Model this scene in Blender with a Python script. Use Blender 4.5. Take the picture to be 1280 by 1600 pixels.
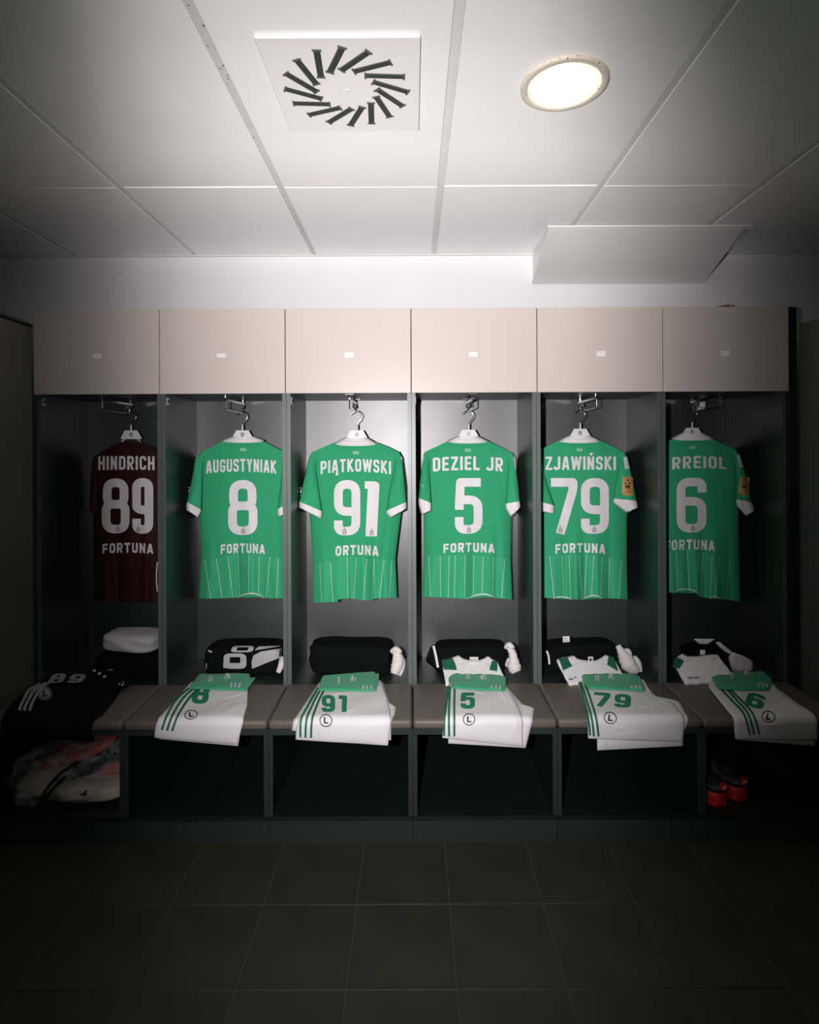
import bpy, bmesh, math, random
from mathutils import Vector, Matrix

random.seed(7)
for o in list(bpy.data.objects):
    bpy.data.objects.remove(o)
SC = bpy.context.scene
COL = SC.collection

# ------------------------------------------------------------------ camera
F, PX, PY, CZ, ROLL = 895.0, 645.0, 706.0, 1.49, 0.0046
cam_d = bpy.data.cameras.new('camera')
cam = bpy.data.objects.new('camera', cam_d)
COL.objects.link(cam)
cam_d.sensor_width = 36.0
cam_d.sensor_fit = 'AUTO'
cam_d.lens = F / 1600 * 36.0
cam_d.shift_x = -(PX - 640) / 1600
cam_d.shift_y = (PY - 800) / 1600
cam_d.clip_start = 0.02
cam.matrix_world = Matrix.Translation((0, 0, CZ)) @ Matrix.Rotation(math.pi / 2, 4, 'X') @ Matrix.Rotation(-ROLL, 4, 'Z')
SC.camera = cam

# ------------------------------------------------------------------ world: the dim greenish rest of the room
w = bpy.data.worlds.new('dim_room')
SC.world = w
w.use_nodes = True
bg = w.node_tree.nodes['Background']
bg.inputs[0].default_value = (0.35, 1.0, 0.68, 1)
bg.inputs[1].default_value = 0.007

# ------------------------------------------------------------------ the camera's flash, left of the lens, upright beam
fl = bpy.data.lights.new('camera_flash', 'SPOT')
fl.energy = 285
fl.color = (1.0, 0.945, 0.96)
fl.spot_size = math.radians(165)
fl.spot_blend = 0.15
fl.shadow_soft_size = 0.012
flo = bpy.data.objects.new('camera_flash', fl)
COL.objects.link(flo)
flo.matrix_world = Matrix.Translation((-0.19, 0.0, 1.50)) @ Matrix.Rotation(math.pi / 2, 4, 'X')
# beam of an upright rectangular flash head: measured spread across and up/down (tangent of the angle off the axis)
fl.use_nodes = True
nt = fl.node_tree
em = nt.nodes['Emission']
tc = nt.nodes.new('ShaderNodeTexCoord')
sp = nt.nodes.new('ShaderNodeSeparateXYZ')
nt.links.new(tc.outputs['Normal'], sp.inputs[0])
TANMAX = 1.6


def beam(out, pts):
    dv = nt.nodes.new('ShaderNodeMath')
    dv.operation = 'DIVIDE'
    nt.links.new(sp.outputs[out], dv.inputs[0])
    ab = nt.nodes.new('ShaderNodeMath')
    ab.operation = 'ABSOLUTE'
    nt.links.new(sp.outputs['Z'], ab.inputs[0])
    nt.links.new(ab.outputs[0], dv.inputs[1])
    mr = nt.nodes.new('ShaderNodeMapRange')
    mr.inputs['From Min'].default_value = -TANMAX
    mr.inputs['From Max'].default_value = TANMAX
    nt.links.new(dv.outputs[0], mr.inputs['Value'])
    fc = nt.nodes.new('ShaderNodeFloatCurve')
    c = fc.mapping.curves[0]
    pp = [((t + TANMAX) / (2 * TANMAX), v / 1.5) for t, v in pts]
    c.points[0].location = pp[0]
    c.points[1].location = pp[-1]
    for p in pp[1:-1]:
        c.points.new(*p)
    fc.mapping.update()
    nt.links.new(mr.outputs['Result'], fc.inputs['Value'])
    return fc.outputs[0]


hx_ = beam('X', [(-1.6, 0.0), (-0.80, 0.006), (-0.66, 0.025), (-0.533, 0.098), (-0.40, 0.37), (-0.259, 0.75), (-0.10, 0.97), (0.10, 1.02),
                 (0.30, 0.99), (0.403, 0.80), (0.50, 0.48), (0.618, 0.205), (0.73, 0.055), (0.85, 0.018), (1.0, 0.004), (1.6, 0.0)])
vx_ = beam('Y', [(-1.6, 0.45), (-1.0, 1.02), (-0.83, 1.0), (-0.485, 1.22), (-0.2, 1.02), (0.0, 0.98), (0.17, 1.0), (0.30, 1.10), (0.40, 1.38),
                 (0.47, 1.34), (0.565, 1.02), (0.677, 0.64), (0.755, 0.45), (0.90, 0.28), (1.6, 0.05)])
mu = nt.nodes.new('ShaderNodeMath')
mu.operation = 'MULTIPLY'
nt.links.new(hx_, mu.inputs[0])
nt.links.new(vx_, mu.inputs[1])
m2 = nt.nodes.new('ShaderNodeMath')
m2.operation = 'MULTIPLY'
m2.inputs[1].default_value = 2.25
nt.links.new(mu.outputs[0], m2.inputs[0])
# and the soft round fall-off towards the corners
cv = nt.nodes.new('ShaderNodeCombineXYZ')
for i, o_ in enumerate(('X', 'Y')):
    dv = nt.nodes.new('ShaderNodeMath')
    dv.operation = 'DIVIDE'
    ab = nt.nodes.new('ShaderNodeMath')
    ab.operation = 'ABSOLUTE'
    nt.links.new(sp.outputs['Z'], ab.inputs[0])
    nt.links.new(sp.outputs[o_], dv.inputs[0])
    nt.links.new(ab.outputs[0], dv.inputs[1])
    ad = nt.nodes.new('ShaderNodeMath')
    ad.operation = 'MULTIPLY_ADD'
    ad.inputs[1].default_value = (1.0, 0.88)[i]
    ad.inputs[2].default_value = (-0.10, -0.308)[i]
    nt.links.new(dv.outputs[0], ad.inputs[0])
    nt.links.new(ad.outputs[0], cv.inputs[i])
ln = nt.nodes.new('ShaderNodeVectorMath')
ln.operation = 'LENGTH'
nt.links.new(cv.outputs[0], ln.inputs[0])
sp2 = nt.nodes.new('ShaderNodeFloatCurve')
c_ = sp2.mapping.curves[0]
pp = [(0, 1), (0.50, 1), (0.60, 0.94), (0.70, 0.78), (0.80, 0.60), (0.93, 0.44), (1.06, 0.34), (1.25, 0.16), (1.6, 0.03)]
c_.points[0].location = (0, 1)
c_.points[1].location = (1, 0.03)
for a_, b_ in pp[1:-1]:
    c_.points.new(a_ / 1.6, b_)
sp2.mapping.update()
sc_ = nt.nodes.new('ShaderNodeMath')
sc_.operation = 'DIVIDE'
sc_.inputs[1].default_value = 1.6
nt.links.new(ln.outputs['Value'], sc_.inputs[0])
nt.links.new(sc_.outputs[0], sp2.inputs['Value'])
m3 = nt.nodes.new('ShaderNodeMath')
m3.operation = 'MULTIPLY'
nt.links.new(m2.outputs[0], m3.inputs[0])
nt.links.new(sp2.outputs[0], m3.inputs[1])
nt.links.new(m3.outputs[0], em.inputs['Strength'])

vs = SC.view_settings
vs.view_transform = 'Standard'
vs.look = 'None'
vs.exposure = 0.0
vs.gamma = 1.0
vs.use_curve_mapping = False


# ------------------------------------------------------------------ materials
def mat(name, col, rough=0.5, spec=0.5, metal=0.0, noise=0.0, nscale=20.0, bump=0.0, bscale=300.0,
        sheen=0.0, coat=0.0, rnoise=0.0, ior=1.5):
    m = bpy.data.materials.new(name)
    m.use_nodes = True
    nt = m.node_tree
    b = nt.nodes['Principled BSDF']
    b.inputs['Base Color'].default_value = (*col, 1)
    b.inputs['Roughness'].default_value = rough
    b.inputs['Specular IOR Level'].default_value = spec
    b.inputs['Metallic'].default_value = metal
    b.inputs['IOR'].default_value = ior
    if sheen:
        b.inputs['Sheen Weight'].default_value = sheen
        b.inputs['Sheen Roughness'].default_value = 0.6
    if coat:
        b.inputs['Coat Weight'].default_value = coat
    tc = nt.nodes.new('ShaderNodeTexCoord')
    if noise > 0 or rnoise > 0:
        n = nt.nodes.new('ShaderNodeTexNoise')
        n.inputs['Scale'].default_value = nscale
        n.inputs['Detail'].default_value = 5
        nt.links.new(tc.outputs['Object'], n.inputs['Vector'])
        if noise > 0:
            r = nt.nodes.new('ShaderNodeMapRange')
            r.inputs['To Min'].default_value = 1 - noise
            r.inputs['To Max'].default_value = 1 + noise
            nt.links.new(n.outputs['Fac'], r.inputs['Value'])
            mx = nt.nodes.new('ShaderNodeMix')
            mx.data_type = 'RGBA'
            mx.blend_type = 'MULTIPLY'
            mx.inputs['Factor'].default_value = 1
            mx.inputs['A'].default_value = (*col, 1)
            nt.links.new(r.outputs['Result'], mx.inputs['B'])
            nt.links.new(mx.outputs['Result'], b.inputs['Base Color'])
        if rnoise > 0:
            r2 = nt.nodes.new('ShaderNodeMapRange')
            r2.inputs['To Min'].default_value = max(0.02, rough - rnoise)
            r2.inputs['To Max'].default_value = rough + rnoise
            nt.links.new(n.outputs['Fac'], r2.inputs['Value'])
            nt.links.new(r2.outputs['Result'], b.inputs['Roughness'])
    if bump > 0:
        n2 = nt.nodes.new('ShaderNodeTexNoise')
        n2.inputs['Scale'].default_value = bscale
        n2.inputs['Detail'].default_value = 3
        nt.links.new(tc.outputs['Object'], n2.inputs['Vector'])
        bp = nt.nodes.new('ShaderNodeBump')
        bp.inputs['Strength'].default_value = bump
        bp.inputs['Distance'].default_value = 0.002
        nt.links.new(n2.outputs['Fac'], bp.inputs['Height'])
        nt.links.new(bp.outputs['Normal'], b.inputs['Normal'])
    return m


def specked(name, col, speck, scale, thr, rough=0.5):
    """painted metal with small chips / rust specks"""
    m = mat(name, col, rough, 0.4)
    nt = m.node_tree
    b = nt.nodes['Principled BSDF']
    tc = nt.nodes.new('ShaderNodeTexCoord')
    n = nt.nodes.new('ShaderNodeTexNoise')
    n.inputs['Scale'].default_value = scale
    n.inputs['Detail'].default_value = 2
    nt.links.new(tc.outputs['Object'], n.inputs['Vector'])
    r = nt.nodes.new('ShaderNodeMapRange')
    r.inputs['From Min'].default_value = thr
    r.inputs['From Max'].default_value = thr + 0.03
    nt.links.new(n.outputs['Fac'], r.inputs['Value'])
    mx = nt.nodes.new('ShaderNodeMix')
    mx.data_type = 'RGBA'
    mx.inputs['A'].default_value = (*col, 1)
    mx.inputs['B'].default_value = (*speck, 1)
    nt.links.new(r.outputs['Result'], mx.inputs['Factor'])
    nt.links.new(mx.outputs['Result'], b.inputs['Base Color'])
    return m


def emit(name, col, strength):
    m = bpy.data.materials.new(name)
    m.use_nodes = True
    nt = m.node_tree
    b = nt.nodes['Principled BSDF']
    b.inputs['Base Color'].default_value = (0.9, 0.85, 0.75, 1)
    b.inputs['Emission Color'].default_value = (*col, 1)
    b.inputs['Emission Strength'].default_value = strength
    return m


def film(name):
    """thin clear plastic: mostly see-through, with glossy creases"""
    m = bpy.data.materials.new(name)
    m.use_nodes = True
    nt = m.node_tree
    out = nt.nodes['Material Output']
    nt.nodes.remove(nt.nodes['Principled BSDF'])
    tr = nt.nodes.new('ShaderNodeBsdfTransparent')
    gl = nt.nodes.new('ShaderNodeBsdfPrincipled')
    gl.inputs['Base Color'].default_value = (0.75, 0.76, 0.74, 1)
    gl.inputs['Roughness'].default_value = 0.12
    tc = nt.nodes.new('ShaderNodeTexCoord')
    n = nt.nodes.new('ShaderNodeTexNoise')
    n.inputs['Scale'].default_value = 22
    n.inputs['Detail'].default_value = 6
    nt.links.new(tc.outputs['Object'], n.inputs['Vector'])
    bp = nt.nodes.new('ShaderNodeBump')
    bp.inputs['Strength'].default_value = 0.9
    bp.inputs['Distance'].default_value = 0.02
    nt.links.new(n.outputs['Fac'], bp.inputs['Height'])
    nt.links.new(bp.outputs['Normal'], gl.inputs['Normal'])
    ms = nt.nodes.new('ShaderNodeMixShader')
    r = nt.nodes.new('ShaderNodeMapRange')
    r.inputs['From Min'].default_value = 0.35
    r.inputs['From Max'].default_value = 0.75
    r.inputs['To Min'].default_value = 0.06
    r.inputs['To Max'].default_value = 0.45
    nt.links.new(n.outputs['Fac'], r.inputs['Value'])
    nt.links.new(r.outputs['Result'], ms.inputs[0])
    nt.links.new(tr.outputs[0], ms.inputs[1])
    nt.links.new(gl.outputs[0], ms.inputs[2])
    nt.links.new(ms.outputs[0], out.inputs['Surface'])
    return m


M = {
    'wall': mat('white_wall_paint', (0.80, 0.785, 0.80), 0.75, 0.25, noise=0.03, nscale=3, bump=0.05, bscale=200),
    'ceil': mat('ceiling_tile_white', (0.88, 0.875, 0.87), 0.34, 0.85, noise=0.025, nscale=5, bump=0.08, bscale=350),
    'runner': mat('ceiling_runner_paint', (0.70, 0.70, 0.685), 0.45, 0.4, noise=0.05, nscale=9),
    'runner_rust': specked('ceiling_runner_rusty', (0.62, 0.625, 0.60), (0.16, 0.08, 0.04), 85, 0.665),
    'plenum': mat('plenum_dark', (0.03, 0.03, 0.03), 0.9, 0.1, noise=0.1),
    'bulk': mat('boxing_panel_white', (0.74, 0.74, 0.73), 0.45, 0.35, noise=0.03, nscale=4),
    'door': mat('beige_laminate', (0.62, 0.55, 0.50), 0.36, 0.5, noise=0.02, nscale=6, rnoise=0.03),
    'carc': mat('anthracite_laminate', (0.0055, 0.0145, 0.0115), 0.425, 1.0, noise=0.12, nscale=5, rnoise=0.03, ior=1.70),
    'edge': mat('anthracite_edge_band', (0.085, 0.108, 0.102), 0.42, 0.9, noise=0.08, nscale=14),
    'bench': mat('bench_board_black', (0.0065, 0.0150, 0.0120), 0.45, 0.5, noise=0.15, nscale=9),
    'benchedge': mat('bench_edge_dark', (0.024, 0.035, 0.031), 0.45, 0.5, noise=0.1, nscale=14),
    'seat': mat('taupe_leatherette', (0.135, 0.112, 0.095), 0.46, 0.45, noise=0.06, nscale=12, bump=0.25, bscale=420),
    'parti': mat('partition_laminate', (0.10, 0.105, 0.085), 0.45, 0.5, noise=0.06, nscale=4),
    'dark': mat('gap_and_shade_dark', (0.012, 0.012, 0.011), 0.8, 0.2, noise=0.1),
    'floor': mat('slate_floor_tile', (0.032, 0.033, 0.024), 0.55, 0.4, noise=0.55, nscale=5, bump=0.2, bscale=60, rnoise=0.08),
    'grout': mat('floor_grout', (0.10, 0.095, 0.072), 0.9, 0.1, noise=0.15, nscale=30),
    'chrome': mat('chrome', (0.62, 0.63, 0.63), 0.18, 0.5, 1.0, rnoise=0.05, nscale=40),
    'hangw': mat('hanger_white_plastic', (0.78, 0.765, 0.77), 0.4, 0.45, noise=0.02, nscale=30),
    'green': mat('jersey_green', (0.038, 0.370, 0.168), 0.8, 0.10, noise=0.05, nscale=16, bump=0.15, bscale=900),
    'green2': mat('jersey_green_panel', (0.038, 0.390, 0.180), 0.62, 0.22, noise=0.05, nscale=18, bump=0.15, bscale=900),
    'pin': mat('pale_pinstripe', (0.42, 0.62, 0.50), 0.6, 0.3, noise=0.05),
    'white': mat('white_polyester', (0.80, 0.775, 0.785), 0.65, 0.3, noise=0.03, nscale=20, bump=0.15, bscale=800),
    'print': mat('white_flock_print', (0.76, 0.735, 0.745), 0.55, 0.35, noise=0.03, nscale=40),
    'maroon': mat('maroon_polyester', (0.030, 0.0055, 0.007), 0.7, 0.2, noise=0.08, nscale=16, bump=0.15, bscale=900),
    'maroonc': mat('maroon_dark_yoke', (0.032, 0.011, 0.013), 0.65, 0.3, noise=0.08, nscale=16),
    'crest': mat('grey_crest_print', (0.21, 0.215, 0.21), 0.6, 0.3, noise=0.1, nscale=60),
    'mark': mat('dark_grey_print', (0.10, 0.105, 0.10), 0.6, 0.3, noise=0.1, nscale=60),
    'gold': mat('gold_badge', (0.52, 0.29, 0.10), 0.45, 0.5, noise=0.06, nscale=60),
    'orange': mat('orange_print', (0.50, 0.10, 0.03), 0.55, 0.4, noise=0.05),
    'shorts': mat('white_shorts_fabric', (0.80, 0.775, 0.785), 0.62, 0.3, noise=0.03, nscale=20, bump=0.15, bscale=800),
    'sgreen': mat('dark_green_print', (0.014, 0.155, 0.085), 0.55, 0.4, noise=0.05, nscale=40),
    'sock': mat('green_sock_knit', (0.040, 0.36, 0.170), 0.85, 0.2, noise=0.07, nscale=60, bump=0.35, bscale=600, sheen=0.15),
    'snum': mat('green_number_print', (0.020, 0.235, 0.125), 0.55, 0.4, noise=0.05, nscale=40),
    'stitch': mat('pale_stitching', (0.60, 0.58, 0.585), 0.8, 0.2, noise=0.05),
    'ink': mat('black_print', (0.018, 0.024, 0.024), 0.6, 0.3, noise=0.1),
    'black': mat('black_fabric', (0.0035, 0.0045, 0.0045), 0.9, 0.12, noise=0.15, nscale=25, bump=0.3, bscale=500),
    'black2': mat('black_shorts_fabric', (0.003, 0.004, 0.0045), 0.85, 0.15, noise=0.15, nscale=25),
    'grey': mat('heather_grey_print', (0.46, 0.46, 0.46), 0.85, 0.2, noise=0.5, nscale=420),
    'towel': mat('white_towelling', (0.62, 0.60, 0.61), 0.9, 0.15, noise=0.05, nscale=30, bump=0.5, bscale=450, sheen=0.2),
    'knit': mat('white_sock_knit', (0.74, 0.71, 0.69), 0.9, 0.15, noise=0.08, nscale=50, bump=0.5, bscale=380, sheen=0.2),
    'teeg': mat('tee_dark_green', (0.014, 0.12, 0.07), 0.7, 0.3, noise=0.06, nscale=30),
    'greyprint': mat('pale_grey_print', (0.46, 0.45, 0.45), 0.7, 0.3, noise=0.05),
    'red': mat('red_rubber', (0.62, 0.022, 0.012), 0.45, 0.5, noise=0.05, nscale=30),
    'shoe': mat('dark_shoe_mesh', (0.055, 0.06, 0.055), 0.7, 0.3, noise=0.25, nscale=60, bump=0.3, bscale=500),
    'navy': mat('dark_teal_cloth', (0.008, 0.022, 0.026), 0.8, 0.2, noise=0.2, nscale=20),
    'redcl': mat('faded_red_cloth', (0.52, 0.105, 0.07), 0.8, 0.2, noise=0.25, nscale=14),
    'cream': mat('cream_cloth', (0.62, 0.54, 0.42), 0.8, 0.2, noise=0.2, nscale=14),
    'blue': mat('blue_print', (0.02, 0.14, 0.28), 0.6, 0.3, noise=0.05),
    'film': film('clear_plastic_film'),
    'card': mat('brown_cardboard', (0.17, 0.13, 0.085), 0.85, 0.15, noise=0.15, nscale=30),
    'sticker': mat('white_sticker', (0.84, 0.83, 0.80), 0.55, 0.4, noise=0.02),
    'rim': specked('lamp_rim_cream', (0.66, 0.61, 0.50), (0.06, 0.045, 0.03), 130, 0.66, 0.4),
    'refl': emit('lamp_reflector_glow', (1.0, 0.62, 0.24), 0.8),
    'lamp': emit('lamp_diffuser', (1.0, 0.95, 0.88), 6.0),
    'slot': mat('vent_blade_black', (0.03, 0.036, 0.034), 0.5, 0.4, noise=0.9, nscale=120),
    'ventp': mat('vent_plate_white', (0.80, 0.785, 0.775), 0.5, 0.35, noise=0.02, nscale=12),
}


# ------------------------------------------------------------------ objects
def thing(name, label, cat, loc, group=None):
    o = bpy.data.objects.new(name, None)
    COL.objects.link(o)
    o.location = loc
    o.empty_display_size = 0.05
    o['label'] = label
    o['category'] = cat
    if group:
        o['group'] = group
    o['_b'] = 0
    BASE[o.name] = Vector(loc)
    return o


BASE = {}


class MB:
    def __init__(self):
        self.v = []
        self.f = []

    def add(self, vs, fs):
        n = len(self.v)
        self.v += [Vector(p) for p in vs]
        self.f += [tuple(i + n for i in f) for f in fs]
        return self

    def box(self, x0, x1, y0, y1, z0, z1, bev=0.0, seg=1):
        if bev <= 0:
            vs = [(x, y, z) for z in (z0, z1) for y in (y0, y1) for x in (x0, x1)]
            return self.add(vs, [(0, 2, 3, 1), (4, 5, 7, 6), (0, 1, 5, 4), (2, 6, 7, 3), (0, 4, 6, 2), (1, 3, 7, 5)])
        bm = bmesh.new()
        bmesh.ops.create_cube(bm, size=1)
        for q in bm.verts:
            q.co = Vector(((x0 + x1) / 2 + q.co.x * (x1 - x0), (y0 + y1) / 2 + q.co.y * (y1 - y0), (z0 + z1) / 2 + q.co.z * (z1 - z0)))
        bmesh.ops.bevel(bm, geom=bm.edges[:], offset=bev, segments=seg, affect='EDGES', profile=0.5)
        bm.verts.index_update()
        self.add([q.co.copy() for q in bm.verts], [tuple(v.index for v in f.verts) for f in bm.faces])
        bm.free()
        return self

    def grid(self, rows, closed=False):
        nu = len(rows[0])
        vs = [p for r in rows for p in r]
        fs = []
        for j in range(len(rows) - 1):
            for i in range(nu - (0 if closed else 1)):
                a = j * nu + i
                b = j * nu + (i + 1) % nu
                fs.append((a, b, b + nu, a + nu))
        return self.add(vs, fs)

    def tube(self, pts, r, n=8, cap=True):
        pts = [Vector(p) for p in pts]
        rs = r if isinstance(r, (list, tuple)) else [r] * len(pts)
        rings = []
        up = None
        for i, p in enumerate(pts):
            t = (pts[min(i + 1, len(pts) - 1)] - pts[max(i - 1, 0)]).normalized()
            if up is None:
                up = Vector((0, 0, 1)) if abs(t.z) < 0.9 else Vector((1, 0, 0))
            a = t.cross(up)
            if a.length < 1e-5:
                a = t.cross(Vector((0, 1, 0)))
            a.normalize()
            b = t.cross(a).normalized()
            up = -b if b.length else up
            up = a.cross(t)
            rings.append([p + (a * math.cos(k * 2 * math.pi / n) + b * math.sin(k * 2 * math.pi / n)) * rs[i] for k in range(n)])
        base = len(self.v)
        self.grid(rings, True)
        if cap:
            self.f.append(tuple(base + k for k in range(n))[::-1])
            self.f.append(tuple(base + (len(pts) - 1) * n + k for k in range(n)))
        return self

    def prism(self, poly, fmap, h0, h1):
        """poly in 2D, extruded between two values of the third coordinate"""
        n = len(poly)
        vs = [fmap(p[0], p[1], h0) for p in poly] + [fmap(p[0], p[1], h1) for p in poly]
        fs = [tuple(range(n))[::-1], tuple(range(n, 2 * n))]
        for i in range(n):
            j = (i + 1) % n
            fs.append((i, j, j + n, i + n))
        return self.add(vs, fs)

    def build(self, name, material, parent=None, base=None, smooth=False, fix=True):
        if parent is not None:
            root = parent
            while root.parent is not None:
                root = root.parent
            b = BASE[root.name]
        else:
            b = Vector(base) if base is not None else Vector((0, 0, 0))
        me = bpy.data.meshes.new(name)
        me.from_pydata([tuple(p - b) for p in self.v], [], self.f)
        if fix:
            bm = bmesh.new()
            bm.from_mesh(me)
            bmesh.ops.recalc_face_normals(bm, faces=bm.faces[:])
            bm.to_mesh(me)
            bm.free()
        me.materials.append(material)
        if smooth:
            me.polygons.foreach_set('use_smooth', [True] * len(me.polygons))
        me.update()
        o = bpy.data.objects.new(name, me)
        COL.objects.link(o)
        if parent is not None:
            o.parent = parent
        else:
            o.location = b
            BASE[o.name] = b
        return o


def tag(o, label, cat, group=None):
    o['label'] = label
    o['category'] = cat
    if group:
        o['group'] = group
    return o


def struct(o):
    o['kind'] = 'structure'
    return o


def shared(src, parent, name, loc):
    o = bpy.data.objects.new(name, src)
    COL.objects.link(o)
    o.parent = parent
    o.location = loc
    return o


# pixel of the photograph at a given depth -> point of the place
CR, SR = math.cos(ROLL), math.sin(ROLL)


def ray(x, y):
    dx, dy = x - PX, PY - y
    return (dx * CR + dy * SR) / F, (-dx * SR + dy * CR) / F


def at(x, y, d):
    rx, rz = ray(x, y)
    return Vector((rx * d, d, CZ + rz * d))


def lerp(a, b, t):
    return a + (b - a) * t


def smooth(t):
    t = max(0.0, min(1.0, t))
    return t * t * (3 - 2 * t)


def poly_at(pts, t):
    """point at fraction t of the polyline length"""
    L = [0]
    for a, b in zip(pts, pts[1:]):
        L.append(L[-1] + math.hypot(b[0] - a[0], b[1] - a[1]))
    s = t * L[-1]
    for i in range(len(pts) - 1):
        if s <= L[i + 1] + 1e-9:
            k = (s - L[i]) / max(1e-9, L[i + 1] - L[i])
            return (lerp(pts[i][0], pts[i + 1][0], k), lerp(pts[i][1], pts[i + 1][1], k))
    return pts[-1]


def curve_pts(pts, n=6):
    """Catmull-Rom smoothing of a 2D polyline"""
    out = []
    P = [pts[0]] + list(pts) + [pts[-1]]
    for i in range(1, len(P) - 2):
        for k in range(n):
            t = k / n
            out.append(tuple(0.5 * (2 * P[i][c] + (P[i + 1][c] - P[i - 1][c]) * t + (2 * P[i - 1][c] - 5 * P[i][c] + 4 * P[i + 1][c] - P[i + 2][c]) * t * t
                                    + (3 * P[i][c] - P[i - 1][c] - 3 * P[i + 1][c] + P[i + 2][c]) * t ** 3) for c in range(len(pts[0]))))
    out.append(tuple(pts[-1]))
    return out


def interp(tab, y):
    """piecewise linear x(y) from [(x, y)...] ordered in y"""
    if y <= tab[0][1]:
        return tab[0][0]
    for (xa, ya), (xb, yb) in zip(tab, tab[1:]):
        if y <= yb:
            return lerp(xa, xb, (y - ya) / max(1e-9, yb - ya))
    return tab[-1][0]


# ------------------------------------------------------------------ stroke lettering
def arc_path(pts, rad, closed=False, n=5):
    """round the corners of a polyline"""
    out = []
    m = len(pts)
    for i in range(m):
        p = Vector(pts[i])
        if not closed and i in (0, m - 1):
            out.append(p)
            continue
        a, b = Vector(pts[(i - 1) % m]), Vector(pts[(i + 1) % m])
        r = rad[i] if isinstance(rad, (list, tuple)) else rad
        r = min(r, (a - p).length * 0.499, (b - p).length * 0.499)
        if r < 1e-4:
            out.append(p)
            continue
        p0, p1 = p + (a - p).normalized() * r, p + (b - p).normalized() * r
        for k in range(n + 1):
            t = k / n
            out.append(p0 * (1 - t) ** 2 + p * 2 * t * (1 - t) + p1 * t * t)
    return out


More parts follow.
